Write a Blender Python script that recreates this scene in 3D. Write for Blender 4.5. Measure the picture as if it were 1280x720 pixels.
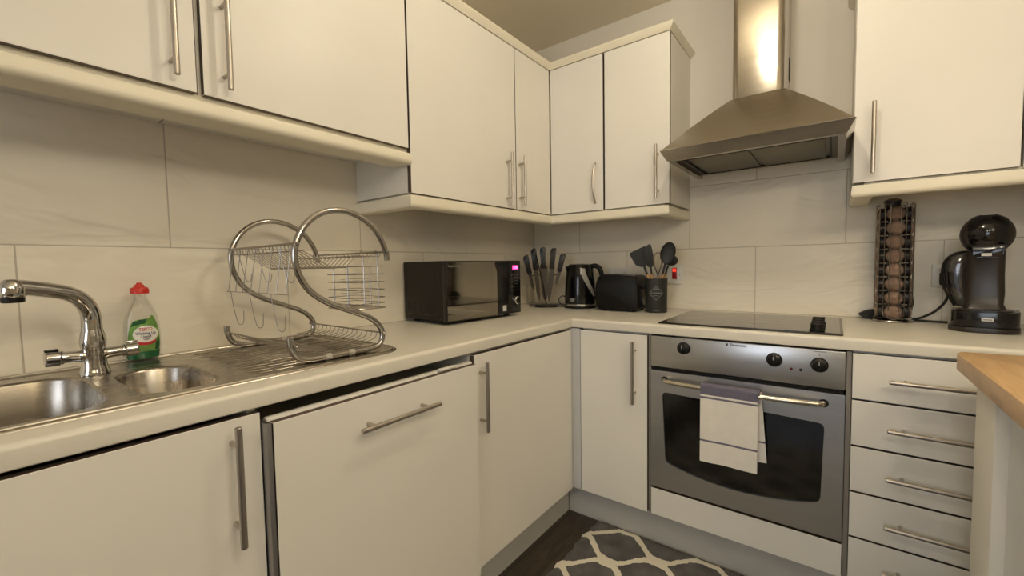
import bpy, bmesh, math, random
from mathutils import Vector, Matrix
random.seed(7)
for o in list(bpy.data.objects): bpy.data.objects.remove(o, do_unlink=True)
SC = bpy.context.scene; COL = SC.collection
pi = math.pi

# ------------------------------------------------------------------ camera
yaw, pit, rol, fpx = .6495, -.0529, -.0169, 531.376
F = Vector((-math.sin(yaw)*math.cos(pit), math.cos(yaw)*math.cos(pit), math.sin(pit)))
R = Vector((math.cos(yaw), math.sin(yaw), 0)); U = R.cross(F)
R2 = R*math.cos(rol)+U*math.sin(rol); U2 = -R*math.sin(rol)+U*math.cos(rol)
cd = bpy.data.cameras.new('camera'); cam = bpy.data.objects.new('camera', cd); COL.objects.link(cam)
M = Matrix((R2, U2, -F)).transposed().to_4x4(); M.translation = Vector((1.5122, -2.2327, 1.1456))
cam.matrix_world = M
cd.sensor_width = 36; cd.lens = fpx/1280*36; cd.clip_start = .02
SC.camera = cam

# ------------------------------------------------------------------ light, world, exposure
SC.view_settings.view_transform = 'Standard'; SC.view_settings.look = 'None'
SC.view_settings.gamma = 1; SC.view_settings.use_curve_mapping = False
SC.view_settings.exposure = 0.03
W = bpy.data.worlds.new('world'); SC.world = W; W.use_nodes = True
W.node_tree.nodes['Background'].inputs[0].default_value = (1, .9, .75, 1)
W.node_tree.nodes['Background'].inputs[1].default_value = .03
BULB = 130.0                      # emission strength of each pendant bulb
WARM = (1, .88, .68)
BULBS = [(1.62, -1.98, 1.79), (1.96, -1.76, 1.79), (2.32, -1.66, 1.79)]
def area(name, loc, aim, size, watt, col, sy=None):
    l = bpy.data.lights.new(name, 'AREA'); l.energy = watt; l.color = col; l.size = size
    if sy: l.shape = 'RECTANGLE'; l.size_y = sy
    o = bpy.data.objects.new(name, l); COL.objects.link(o); o.location = loc
    o.rotation_euler = (Vector(aim)-Vector(loc)).to_track_quat('-Z', 'Y').to_euler()
    return o
GLOBE, GLOBE_AT = 165.0, (1.27, -1.20, 2.29)      # added out-of-view globe, fills the ceiling and upper cabinets
area('ceiling_bounce_fill', (3.3, -2.9, 1.85), (3.3, -2.9, 3), .6, 42, (1, .88, .68))  # added fill aimed upwards, soft bounce off the ceiling
area('cool_fill', (1.35, -4.9, 1.35), (1.7, -.6, .6), 1.2, 21, (.80, .88, 1.0), 1.3)  # added cool fill behind the camera, lifts the drawer fronts

# ------------------------------------------------------------------ materials
def lin(c):
    return tuple(((x/255)/12.92 if x/255 <= .04045 else ((x/255+.055)/1.055)**2.4) for x in c)
class N:
    def __init__(s, name):
        s.m = bpy.data.materials.new(name); s.m.use_nodes = True; s.t = s.m.node_tree
        s.b = s.t.nodes['Principled BSDF']
    def new(s, ty, **k):
        n = s.t.nodes.new(ty)
        for a, v in k.items(): setattr(n, a, v)
        return n
    def link(s, a, b): s.t.links.new(a, b)
    def math(s, op, a, b=None, c=None):
        n = s.new('ShaderNodeMath', operation=op)
        for i, v in enumerate((a, b, c)):
            if v is None: continue
            if hasattr(v, 'default_value'): s.link(v, n.inputs[i])
            else: n.inputs[i].default_value = v
        return n.outputs[0]
    def pos(s):
        g = s.new('ShaderNodeNewGeometry'); x = s.new('ShaderNodeSeparateXYZ'); s.link(g.outputs['Position'], x.inputs[0])
        return g.outputs['Position'], x.outputs
    def noise(s, scale, detail=3, vec=None, rough=.5, stretch=None, dist=0):
        n = s.new('ShaderNodeTexNoise'); n.inputs['Scale'].default_value = scale; n.inputs['Detail'].default_value = detail
        n.inputs['Roughness'].default_value = rough; n.inputs['Distortion'].default_value = dist
        if vec is None: vec = s.new('ShaderNodeTexCoord').outputs['Object']
        if stretch:
            mp = s.new('ShaderNodeMapping'); mp.inputs['Scale'].default_value = stretch; s.link(vec, mp.inputs[0]); vec = mp.outputs[0]
        s.link(vec, n.inputs['Vector']); return n.outputs[0]
    def ramp(s, fac, stops):
        r = s.new('ShaderNodeValToRGB'); e = r.color_ramp.elements
        while len(e) < len(stops): e.new(.5)
        for i, (p, c) in enumerate(stops): e[i].position = p; e[i].color = (*c, 1)
        s.link(fac, r.inputs[0]); return r.outputs[0]
    def mix(s, fac, a, b):
        n = s.new('ShaderNodeMix', data_type='RGBA')
        for i, v in ((0, fac), (6, a), (7, b)):
            if hasattr(v, 'default_value'): s.link(v, n.inputs[i])
            else: n.inputs[i].default_value = v if i == 0 else (*v, 1)
        return n.outputs[2]
    def bump(s, h, dist=.001, strength=1):
        b = s.new('ShaderNodeBump'); b.inputs['Distance'].default_value = dist; b.inputs['Strength'].default_value = strength
        s.link(h, b.inputs['Height']); s.link(b.outputs[0], s.b.inputs['Normal'])
    def base(s, v):
        if hasattr(v, 'default_value'): s.link(v, s.b.inputs['Base Color'])
        else: s.b.inputs['Base Color'].default_value = (*v, 1)
    def set(s, **k):
        for a, v in k.items():
            i = s.b.inputs[a.replace('_', ' ')]
            if hasattr(v, 'default_value'): s.link(v, i)
            else: i.default_value = v
        return s

def paint(name, col, rough=.5, var=.04, scale=6, bump=0, metal=0, **k):
    n = N(name); f = n.noise(scale, 3)
    a = tuple(c*(1-var) for c in col); b = tuple(min(1, c*(1+var)) for c in col)
    n.base(n.ramp(f, [(.3, a), (.7, b)])); n.set(Roughness=rough, Metallic=metal, **k)
    if bump: n.bump(n.noise(scale*30, 2), bump)
    return n.m
def steel(name, col, rough, stretch, metal=1, bumpd=.00004):
    n = N(name); f = n.noise(60, 3, stretch=stretch)
    n.base(n.ramp(f, [(.3, tuple(c*.92 for c in col)), (.7, col)]))
    n.set(Metallic=metal, Roughness=n.math('MULTIPLY_ADD', f, .14, rough-.07))
    n.bump(f, bumpd); return n.m

WHITE = (.80, .775, .72)
m_door = paint('door_laminate', WHITE, .42, .015, 4, .00006)
m_edge = paint('dark_door_edging', (.085, .06, .045), .5, .1)
m_carc = paint('cabinet_laminate', (.78, .755, .69), .5, .015, 4)
m_corn = paint('cream_rail', (.82, .77, .63), .45, .03, 5)
m_plinth = paint('plinth_grey', (.56, .55, .52), .4, .04, 8)
m_post = paint('corner_post_shade', (.60, .60, .60), .4, .03, 8)  # grey holds the shading of the inner corner in its colour
m_handle = steel('brushed_nickel', (.50, .455, .40), .34, (1, 1, .05))
m_chrome = paint('chrome', (.60, .585, .56), .10, .02, 4, metal=1)
m_tube = paint('chromed_tube', (.46, .44, .41), .18, .03, 4, metal=1)
m_wire = paint('chromed_wire', (.36, .33, .29), .3, .05, 4, metal=1)
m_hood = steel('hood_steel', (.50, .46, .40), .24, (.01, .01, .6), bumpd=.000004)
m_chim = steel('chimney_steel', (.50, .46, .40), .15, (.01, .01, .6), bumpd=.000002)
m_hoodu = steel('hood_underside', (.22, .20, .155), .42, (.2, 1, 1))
m_oven = steel('oven_steel', (.50, .50, .50), .33, (.01, .6, .6), bumpd=.000005)
m_sink = steel('sink_steel', (.42, .385, .335), .27, (.6, .02, .6), bumpd=.000004)
m_blackg = paint('gloss_black', (.005, .005, .005), .12, .1, 5)
m_blackm = paint('satin_black', (.006, .0055, .005), .42, .1, 5, Specular_IOR_Level=.25)
m_void = paint('matt_black', (.008, .007, .006), .8, .1, 5)
m_darkgrey = paint('dark_grey_plastic', (.022, .024, .021), .5, .1, 20)
m_rubber = paint('black_rubber', (.01, .009, .009), .6, .1, 9)
m_silic = paint('black_silicone', (.018, .019, .02), .6, .1, 20)
m_white = paint('white_plastic', (.74, .72, .67), .35, .02, 8)
m_ink = paint('dark_print', (.05, .05, .05), .6, .05)
m_pale = paint('pale_print', (.6, .6, .58), .5, .05)
m_ceil = paint('ceiling_paint', (.80, .73, .59), .9, .02, 3, .0002)
m_roomwall = paint('room_paint', (.74, .70, .62), .9, .02, 3)
m_penwhite = paint('painted_panel', (.72, .74, .76), .5, .02, 5)
m_red = paint('red_cap', (.62, .03, .015), .4, .05)
m_capsule = paint('dark_capsule', (.012, .009, .010), .35, .1)

# worktop: cream laminate with a fine grain
n = N('worktop_laminate'); f = n.noise(220, 2); g = n.noise(9, 3)
n.base(n.mix(n.math('MULTIPLY', f, .35), n.ramp(g, [(.3, (.74, .705, .62)), (.7, (.78, .745, .66))]), (.60, .56, .48)))
n.set(Roughness=.34); n.bump(f, .00008); m_top = n.m

# walls with large ceramic tiles in a running bond
def tiled(name, axis, off_up, off_lo, top, rows=9):
    n = N(name); P, xyz = n.pos(); h = xyz[axis]; z = xyz[2]
    row = n.math('FLOOR', n.math('DIVIDE', n.math('SUBTRACT', z, .910), .303))
    row = n.math('MINIMUM', row, rows-1.0)
    par = n.math('PINGPONG', row, 1.0)                       # 0 lower row, 1 upper row
    sh = n.math('ADD', n.math('MULTIPLY', par, off_up-off_lo), off_lo)
    u = n.math('DIVIDE', n.math('SUBTRACT', h, sh), .613)
    v = n.math('DIVIDE', n.math('SUBTRACT', z, .910), .303)
    du = n.math('MULTIPLY', n.math('PINGPONG', n.math('ADD', u, 40), .5), .613)
    dv = n.math('MULTIPLY', n.math('PINGPONG', n.math('ADD', v, 40), .5), .303)
    dv = n.math('ADD', dv, n.math('GREATER_THAN', z, .910+.303*(rows-.5)))
    d = n.math('MINIMUM', du, dv)
    below = n.math('LESS_THAN', z, top)
    grout = n.math('MULTIPLY', n.math('LESS_THAN', d, .0016), below)
    tcol = n.ramp(n.noise(5, 3, vec=P), [(.3, (.82, .76, .64)), (.7, (.86, .80, .675))])
    wcol = n.ramp(n.noise(3, 3, vec=P), [(.3, (.70, .66, .585)), (.7, (.73, .69, .61))])
    c = n.mix(below, wcol, tcol)
    n.base(n.mix(grout, c, (.52, .465, .375)))
    n.set(Roughness=n.math('ADD', n.math('MULTIPLY', below, -.42), .85))
    wav = n.noise(3.2, 2, vec=P, stretch=(1.0, 1.0, 2.6), dist=1.6)
    edge = n.math('MINIMUM', n.math('MULTIPLY', d, 260), 1.0)
    hgt = n.math('MULTIPLY', n.math('ADD', n.math('MULTIPLY', wav, 1.9), n.math('MULTIPLY', edge, .12)), below)
    n.bump(hgt, .0042); return n.m
m_wleft = tiled('left_wall_tiles', 1, -1.85, -2.141, 1.62, 2)
m_wback = tiled('back_wall_tiles', 0, .933, 1.222, 1.62)

# dark wood floor
n = N('dark_wood_floor'); P, xyz = n.pos()
pl = n.math('FLOOR', n.math('DIVIDE', xyz[0], .14))
cmb = n.new('ShaderNodeCombineXYZ'); n.link(n.math('MULTIPLY', xyz[0], 9), cmb.inputs[0]); n.link(n.math('ADD', n.math('MULTIPLY', xyz[1], 1.2), n.math('MULTIPLY', pl, 3.7)), cmb.inputs[1]); n.link(pl, cmb.inputs[2])
gr = n.noise(5, 6, vec=cmb.outputs[0], rough=.65, dist=.8)
c = n.ramp(gr, [(.25, (.022, .015, .010)), (.55, (.055, .041, .029)), (.8, (.095, .075, .055))])
gap = n.math('LESS_THAN', n.math('PINGPONG', n.math('DIVIDE', xyz[0], .14), .5), .012)
n.base(n.mix(gap, c, (.01, .008, .006))); n.set(Roughness=.45); n.bump(gr, .0006); m_floor = n.m

# oak block top
n = N('oak_worktop'); P, xyz = n.pos()
st = n.math('FLOOR', n.math('DIVIDE', xyz[0], .045))
cmb = n.new('ShaderNodeCombineXYZ'); n.link(n.math('MULTIPLY', xyz[0], 5), cmb.inputs[0]); n.link(n.math('ADD', n.math('MULTIPLY', xyz[1], 1.6), n.math('MULTIPLY', st, 1.3)), cmb.inputs[1]); n.link(n.math('MULTIPLY', xyz[2], 6), cmb.inputs[2])
gr = n.noise(4, 5, vec=cmb.outputs[0], rough=.6, dist=1.5)
n.base(n.ramp(gr, [(.25, (.46, .28, .13)), (.5, (.60, .39, .19)), (.75, (.68, .46, .25))]))
n.set(Roughness=.38); n.bump(gr, .0003); m_oak = n.m
m_beech = paint('beech_handle', (.50, .31, .14), .5, .15, 25)

# rug: grey with a cream trellis of ogee lines
n = N('trellis_rug'); P, xyz = n.pos()
PX, PY = .155, .111
wob = n.math('MULTIPLY', n.math('SUBTRACT', n.noise(42, 2, vec=P), .5), .022)
ph = n.math('MULTIPLY', n.math('SUBTRACT', xyz[0], .685), pi/PX)
s0 = n.math('MULTIPLY', n.math('COSINE', ph), 1.18)
s1 = n.math('MAXIMUM', n.math('MINIMUM', s0, 1.0), -1.0)
hs = n.math('ADD', n.math('MULTIPLY', s1, PY/2*.80), wob)
Y = n.math('ADD', xyz[1], .667-PY/2+PY*20)
da = n.math('MULTIPLY', n.math('PINGPONG', n.math('DIVIDE', n.math('ADD', Y, hs), PY*2), .5), PY*2)
db = n.math('MULTIPLY', n.math('PINGPONG', n.math('DIVIDE', n.math('SUBTRACT', n.math('ADD', Y, PY), hs), PY*2), .5), PY*2)
dd = n.math('MINIMUM', da, db)
band = n.math('LESS_THAN', dd, .0160)
fz = n.noise(14, 4, vec=P)
n.base(n.mix(band, n.ramp(fz, [(.3, (.085, .080, .080)), (.7, (.16, .15, .145))]), (.86, .80, .66)))
pile = n.noise(420, 2, vec=P)
n.set(Roughness=.95); n.bump(n.math('ADD', n.math('MULTIPLY', band, .6), pile), .003); m_rug = n.m

# microwave mirror glass, dark glasses, clear plastic
m_mirror = paint('mirror_glass', (.27, .25, .21), .045, .02, 4, metal=1)
m_hob = paint('hob_glass', (.02, .018, .016), .07, .1, 4)
m_hob.node_tree.nodes['Principled BSDF'].inputs['Specular IOR Level'].default_value = .9
def glassy(name, tint, rough, fac, fk=1.0):
    n = N(name); tr = n.new('ShaderNodeBsdfTransparent'); tr.inputs[0].default_value = (*tint, 1)
    gl = n.new('ShaderNodeBsdfGlossy'); gl.inputs['Roughness'].default_value = rough; gl.inputs[0].default_value = (.9, .9, .9, 1)
    fr = n.new('ShaderNodeFresnel'); fr.inputs[0].default_value = 1.5
    fm = n.math('MINIMUM', n.math('ADD', n.math('MULTIPLY', fr.outputs[0], fk), n.math('MULTIPLY', n.noise(8, 3), fac)), 1.0)
    mx = n.new('ShaderNodeMixShader'); n.link(fm, mx.inputs[0]); n.link(tr.outputs[0], mx.inputs[1]); n.link(gl.outputs[0], mx.inputs[2])
    n.link(mx.outputs[0], n.t.nodes['Material Output'].inputs[0]); return n.m
m_ovenglass = glassy('oven_glass', (.30, .31, .29), .12, .05)
m_clear = glassy('clear_plastic', (.965, .965, .95), .12, .03, .35)
m_smoke = glassy('smoked_plastic', (.45, .45, .46), .1, .08)
m_green = paint('green_liquid', (.01, .16, .06), .15, .05)
m_lgreen = paint('label_green', (.16, .33, .07), .4, .35, 60)
m_ldark = paint('label_dark_green', (.015, .10, .04), .4, .2, 40)
m_lwhite = paint('label_white', (.86, .84, .80), .4, .02)
m_lblue = paint('label_blue', (.02, .03, .14), .5, .02)
m_lred = paint('label_red', (.55, .03, .04), .4, .02)
m_towel = paint('towel_cotton', (.78, .745, .69), .95, .03, 30, .0006)
m_stripe = paint('towel_blue_stripe', (.15, .14, .20), .95, .08, 60, .0006)
m_foil = paint('copper_foil', (.30, .205, .155), .2, .3, 60, .0012, metal=.7)
m_blade = steel('knife_steel', (.11, .10, .088), .34, (1, 1, .1))
m_khandle = paint('knife_handle', (.008, .005, .005), .35, .15)
m_taupe = paint('taupe_gloss', (.024, .018, .014), .32, .1)
def emis(name, col, s):
    n = N(name); n.base((.02, .02, .02)); n.set(Emission_Color=(*col, 1), Emission_Strength=s); return n.m
m_bulb = emis('bulb_glow', WARM, BULB)
m_globe = emis('globe_glow', WARM, GLOBE)
m_pink = emis('pink_display', (1, .03, .28), 1.6)
m_neon = emis('red_neon', (1, .05, .02), 1.2)
m_redrock = paint('red_rocker', (.35, .008, .006), .3, .05)

# ------------------------------------------------------------------ helpers
WB = {}
def thing(name, label, cat, loc=(0, 0, 0), group=None, rotz=None):
    o = bpy.data.objects.new(name, None); COL.objects.link(o); o.empty_display_size = .05
    o.location = loc; o['label'] = label; o['category'] = cat
    if group: o['group'] = group
    if rotz is not None: o.rotation_euler = (0, 0, rotz); WB[o.name] = Vector((0, 0, 0))
    else: WB[o.name] = Vector(loc)
    return o
def obj(name, bm, mats, parent=None, angle=35, loc=None):
    if not isinstance(mats, (list, tuple)): mats = [mats]
    base = WB[parent.name] if parent else (Vector(loc) if loc else Vector((0, 0, 0)))
    bm.normal_update()
    if base.length: bmesh.ops.translate(bm, verts=bm.verts, vec=-base)
    me = bpy.data.meshes.new(name); bm.to_mesh(me); bm.free()
    for m in mats: me.materials.append(m)
    me.shade_smooth(); me.set_sharp_from_angle(angle=math.radians(angle))
    o = bpy.data.objects.new(name, me); COL.objects.link(o)
    if parent: o.parent = parent
    else: o.location = base
    WB[o.name] = base.copy(); return o
def tag(o, label, cat, group=None):
    o['label'] = label; o['category'] = cat
    if group: o['group'] = group
    return o
def struct(name, bm, m, loc=None):
    o = obj(name, bm, m, loc=loc); o['kind'] = 'structure'; return o
def dup(root, loc, label=None, rotz=None):
    r = root.copy(); COL.objects.link(r); r.location = loc; WB[r.name] = WB[root.name]
    if rotz is not None: r.rotation_euler = (0, 0, rotz)
    if label: r['label'] = label
    for ch in list(root.children):
        c = ch.copy(); COL.objects.link(c); c.parent = r
        for g in list(ch.children):
            d = g.copy(); COL.objects.link(d); d.parent = c
    return r
B = bmesh.new
def box(bm, x0, x1, y0, y1, z0, z1, bev=0, seg=2, mi=0):
    vs = [bm.verts.new((x, y, z)) for z in (z0, z1) for (x, y) in ((x0, y0), (x1, y0), (x1, y1), (x0, y1))]
    fs = [bm.faces.new([vs[i] for i in q]) for q in ((3, 2, 1, 0), (4, 5, 6, 7), (0, 1, 5, 4), (1, 2, 6, 5), (2, 3, 7, 6), (3, 0, 4, 7))]
    for f in fs: f.material_index = mi
    if bev:
        es = list({e for f in fs for e in f.edges})
        bmesh.ops.bevel(bm, geom=es, offset=bev, segments=seg, affect='EDGES', profile=.5)
    return fs
def frame(d):
    d = Vector(d).normalized(); a = Vector((0, 0, 1)) if abs(d.z) < .9 else Vector((1, 0, 0))
    x = d.cross(a).normalized(); return x, d.cross(x)
def ring(bm, c, x, y, r, n): return [bm.verts.new(Vector(c)+x*r*math.cos(2*pi*i/n)+y*r*math.sin(2*pi*i/n)) for i in range(n)]
def bridge(bm, a, b, mi=0):
    n = len(a)
    for i in range(n):
        f = bm.faces.new((a[i], a[(i+1) % n], b[(i+1) % n], b[i])); f.material_index = mi
def cyl(bm, p0, p1, r0, r1=None, n=16, mi=0, caps=True):
    p0, p1 = Vector(p0), Vector(p1); r1 = r0 if r1 is None else r1
    x, y = frame(p1-p0); a = ring(bm, p0, x, y, r0, n); b = ring(bm, p1, x, y, r1, n); bridge(bm, a, b, mi)
    if caps:
        f = bm.faces.new(a[::-1]); f.material_index = mi; f = bm.faces.new(b); f.material_index = mi
def rod(bm, p0, p1, r, n=16, e=.0012, mi=0):
    p0, p1 = Vector(p0), Vector(p1); d = (p1-p0).normalized(); x, y = frame(d)
    rs = [ring(bm, p0, x, y, r-e, n), ring(bm, p0+d*e, x, y, r, n), ring(bm, p1-d*e, x, y, r, n), ring(bm, p1, x, y, r-e, n)]
    for a, b in zip(rs, rs[1:]): bridge(bm, a, b, mi)
    bm.faces.new(rs[0][::-1]).material_index = mi; bm.faces.new(rs[-1]).material_index = mi
def smooth(pts, k=6, closed=False):
    P = [Vector(p) for p in pts]; out = []; n = len(P)
    rng = range(n if closed else n-1)
    for i in rng:
        if closed: a, b, c, d = P[i-1], P[i], P[(i+1) % n], P[(i+2) % n]
        else: a, b, c, d = P[max(i-1, 0)], P[i], P[i+1], P[min(i+2, n-1)]
        for j in range(k):
            t = j/k; out.append(.5*((2*b)+(c-a)*t+(2*a-5*b+4*c-d)*t*t+(3*b-a-3*c+d)*t**3))
    if not closed: out.append(P[-1])
    return out
def tube(bm, pts, r, n=8, closed=False, mi=0, radii=None):
    P = [Vector(p) for p in pts]; N_ = len(P); rings = []; x = None
    for i, p in enumerate(P):
        if closed: t = (P[(i+1) % N_]-P[i-1])
        else: t = P[min(i+1, N_-1)]-P[max(i-1, 0)]
        t.normalize()
        if x is None: x, _ = frame(t)
        x = (x-t*x.dot(t)).normalized(); y = t.cross(x)
        rings.append(ring(bm, p, x, y, radii[i] if radii else r, n))
    for a, b in zip(rings, rings[1:]): bridge(bm, a, b, mi)
    if closed:
        a, b = rings[-1], rings[0]
        k = min(range(n), key=lambda s: (a[0].co-b[s].co).length); bridge(bm, a, b[k:]+b[:k], mi)
    else:
        bm.faces.new(rings[0][::-1]).material_index = mi; bm.faces.new(rings[-1]).material_index = mi
def lathe(bm, prof, c=(0, 0, 0), n=32, mi=0, sx=1, sy=1):
    c = Vector(c); rs = []
    for r, z in prof:
        if r < 1e-5: rs.append([bm.verts.new(c+Vector((0, 0, z)))])
        else: rs.append([bm.verts.new(c+Vector((r*sx*math.cos(2*pi*i/n), r*sy*math.sin(2*pi*i/n), z))) for i in range(n)])
    for a, b in zip(rs, rs[1:]):
        if len(a) == 1 and len(b) == 1: continue
        for i in range(n):
            j = (i+1) % n
            if len(a) == 1: f = bm.faces.new((a[0], b[j], b[i]))
            elif len(b) == 1: f = bm.faces.new((a[i], a[j], b[0]))
            else: f = bm.faces.new((a[i], a[j], b[j], b[i]))
            f.material_index = mi
def prism(bm, poly, fn, a0, a1, mi=0, bev=0):
    """extrude a 2-D polygon: fn(u, v, a) -> 3-D point"""
    A = [bm.verts.new(fn(u, v, a0)) for u, v in poly]; Bv = [bm.verts.new(fn(u, v, a1)) for u, v in poly]
    fs = [bm.faces.new(A[::-1]), bm.faces.new(Bv)]; n = len(A)
    for i in range(n): fs.append(bm.faces.new((A[i], A[(i+1) % n], Bv[(i+1) % n], Bv[i])))
    for f in fs: f.material_index = mi
    if bev:
        es = list({e for f in fs[:2] for e in f.edges}); bmesh.ops.bevel(bm, geom=es, offset=bev, segments=2, affect='EDGES', profile=.5)
    bmesh.ops.recalc_face_normals(bm, faces=[f for f in bm.faces])
XY = lambda u, v, a: (u, v, a)
XZ = lambda u, v, a: (u, a, v)
YZ = lambda u, v, a: (a, u, v)
def rrect(x0, x1, y0, y1, r, k=6):
    out = []
    for cx, cy, a0 in ((x1-r, y1-r, 0), (x0+r, y1-r, pi/2), (x0+r, y0+r, pi), (x1-r, y0+r, 1.5*pi)):
        for i in range(k+1):
            a = a0+pi/2*i/k; out.append((cx+r*math.cos(a), cy+r*math.sin(a)))
    return out
def xf(bm, M, start=0):
    bm.verts.ensure_lookup_table(); bmesh.ops.transform(bm, matrix=M, verts=bm.verts[start:])
def text_bm(body, size, depth=.0003, bold=False, align='CENTER', wfit=None):
    cu = bpy.data.curves.new('t', 'FONT'); cu.body = body; cu.size = size; cu.extrude = depth; cu.align_x = align; cu.align_y = 'CENTER'
    cu.resolution_u = 2
    if bold: cu.offset = size*.02
    o = bpy.data.objects.new('t', cu); COL.objects.link(o); bpy.context.view_layer.update()
    me = bpy.data.meshes.new_from_object(o.evaluated_get(bpy.context.evaluated_depsgraph_get()))
    bm = bmesh.new(); bm.from_mesh(me); bpy.data.objects.remove(o); bpy.data.curves.remove(cu); bpy.data.meshes.remove(me)
    if wfit:
        w = max(v.co.x for v in bm.verts)-min(v.co.x for v in bm.verts)
        for v in bm.verts: v.co.x *= wfit/w
    return bm
def onto(bm, o, ux, uy):
    """lay a flat text mesh on a plane: origin o, right ux, up uy"""
    ux, uy = Vector(ux).normalized(), Vector(uy).normalized(); uz = ux.cross(uy)
    Mx = Matrix((ux, uy, uz)).transposed().to_4x4(); Mx.translation = Vector(o); bm.transform(Mx); return bm
def bar_handle(parent, p, axis, length, out, d=.035, r=.0062, label=None):
    """p = lower/near end of the bar centre line, posts run back from it along -out"""
    p = Vector(p); a = Vector(axis); o = Vector(out); bm = B()
    rod(bm, p, p+a*length, r)
    ins = .16*length
    for t in (ins, length-ins): cyl(bm, p+a*t-o*d, p+a*t, .0045, n=12)
    return obj('handle', bm, m_handle, parent)
def door(parent, x0, x1, y0, y1, z0, z1, face, name='door'):
    bm = B(); fs = box(bm, x0, x1, y0, y1, z0, z1); fv = Vector(face)
    for f in fs:
        f.normal_update(); f.material_index = 0 if abs(f.normal.dot(fv)) > .9 else 1
    es = [e for e in bm.edges]; bmesh.ops.bevel(bm, geom=es, offset=.0008, segments=1, affect='EDGES')
    return obj(name, bm, [m_door, m_edge], parent)

# ------------------------------------------------------------------ room shell
ZC = 2.4465
bm = B(); box(bm, -.1, 6.1, -5.1, .1, -.1, 0); struct('floor', bm, m_floor)
bm = B(); box(bm, -.1, 6.1, -5.1, .1, ZC, ZC+.1); struct('ceiling', bm, m_ceil)
bm = B(); box(bm, -.1, 0, -5, .1, 0, ZC); struct('wall_left', bm, m_wleft)
bm = B(); box(bm, 0, 6, 0, .1, 0, ZC); struct('wall_back', bm, m_wback)
bm = B(); box(bm, 2.06, 2.16, -.64, 0, 0, ZC); struct('wall_right', bm, m_roomwall)
bm = B(); box(bm, 6, 6.1, -5, .1, 0, ZC); struct('wall_far', bm, m_roomwall)
bm = B(); box(bm, -.1, 6.1, -5.1, -5, 0, ZC); struct('wall_front', bm, m_roomwall)
# plinths
bm = B(); box(bm, .525, .541, -2.75, -.543, 0, .152); tag(obj('plinth', bm, m_plinth), 'grey plinth board under the left run of base cabinets', 'plinth', 'plinths')
bm = B(); box(bm, .543, 2.058, -.541, -.525, 0, .152); tag(obj('plinth', bm, m_plinth), 'grey plinth board running under the oven and drawers', 'plinth', 'plinths')

# ------------------------------------------------------------------ base cabinets, left run
DX = .605                                          # door face
t = thing('base_cabinet', 'white base cabinet under the sink, leftmost of the left run', 'cabinet', (.3, -2.2, .153), 'base cabinets')
bm = B(); box(bm, .02, .583, -2.46, -2.442, .153, .868); box(bm, .02, .583, -1.892, -1.876, .153, .868)
box(bm, .02, .583, -2.442, -1.892, .153, .171); box(bm, .02, .03, -2.442, -1.892, .171, .868); obj('body', bm, m_carc, t)
d = door(t, .585, DX, -2.462, -1.876, .155, .862, (1, 0, 0))
bar_handle(d, (.64, -1.927, .623), (0, 0, 1), .232, (1, 0, 0))
t = thing('base_cabinet', 'white base cabinet filling the inner corner, between fridge and narrow corner cabinet', 'cabinet', (.3, -.93, .153), 'base cabinets')
bm = B(); box(bm, .02, .583, -1.246, -.02, .153, .868); obj('body', bm, m_carc, t)
d = door(t, .585, DX, -1.244, -.622, .155, .862, (1, 0, 0))
bar_handle(d, (.638, -1.218, .612), (0, 0, 1), .228, (1, 0, 0), d=.033)
bm = B(); box(bm, .585, .638, -.600, -.585, .153, .868); box(bm, .585, .6, -.618, -.600, .153, .868)
tag(obj('corner_post', bm, m_post, loc=(.61, -.6, .153)), 'filler post with shade painted as grey, in the inner corner between the two base runs', 'corner post')

t = thing('fridge', 'white undercounter fridge with a flat white door and horizontal bar handle', 'fridge', (.3, -1.56, 0))
bm = B(); box(bm, .03, .520, -1.858, -1.256, .030, .80, .004); box(bm, .520, .585, -1.858, -1.256, .156, .80); 
for yy in (-1.82, -1.30):
    for xx in (.08, .48): cyl(bm, (xx, yy, 0), (xx, yy, .035), .018)
obj('body', bm, m_white, t)
bm = B(); box(bm, .588, .606, -1.864, -1.254, .156, .8455, .003); obj('appliance_door', bm, m_white, t)
d = door(t, .610, .630, -1.862, -1.259, .16, .841, (1, 0, 0), 'door_panel')
bar_handle(d, (.665, -1.688, .774), (0, 1, 0), .243, (1, 0, 0))
bm = B(); box(bm, .600, .629, -1.874, -1.864, .16, .842, .002); obj('edge_trim', bm, m_darkgrey and steel('trim_alu', (.35, .34, .34), .4, (1, 1, .05)), t)
bm = B(); box(bm, .600, .616, -1.40, -1.33, .843, .8505, .003); obj('hinge_latch', bm, m_white, t)

# ------------------------------------------------------------------ base units, back run
DY = -.605
t = thing('base_cabinet', 'narrow white base cabinet between the corner post and the oven', 'cabinet', (.79, -.3, .153), 'base cabinets')
bm = B(); box(bm, .645, .930, -.583, -.02, .153, .868); obj('body', bm, m_carc, t)
d = door(t, .642, .934, DY, -.585, .155, .864, (0, 1, 0))
bar_handle(d, (.886, -.64, .590), (0, 0, 1), .250, (0, -1, 0))
m_sidep = paint('grey_side_panel', (.24, .22, .19), .5)
# oven housing and the panel below
t = thing('oven_housing', 'white housing around the oven with a plain panel below it', 'cabinet', (1.247, -.3, .153))
bm = B(); box(bm, .937, .947, -.596, -.02, .153, .868); box(bm, 1.547, 1.559, -.598, -.02, .153, .868); box(bm, .947, 1.547, -.583, -.02, .153, .171); obj('side_panels', bm, [m_sidep], t)
door(t, .950, 1.545, DY, -.585, .156, .262, (0, 1, 0), 'lower_panel')
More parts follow.
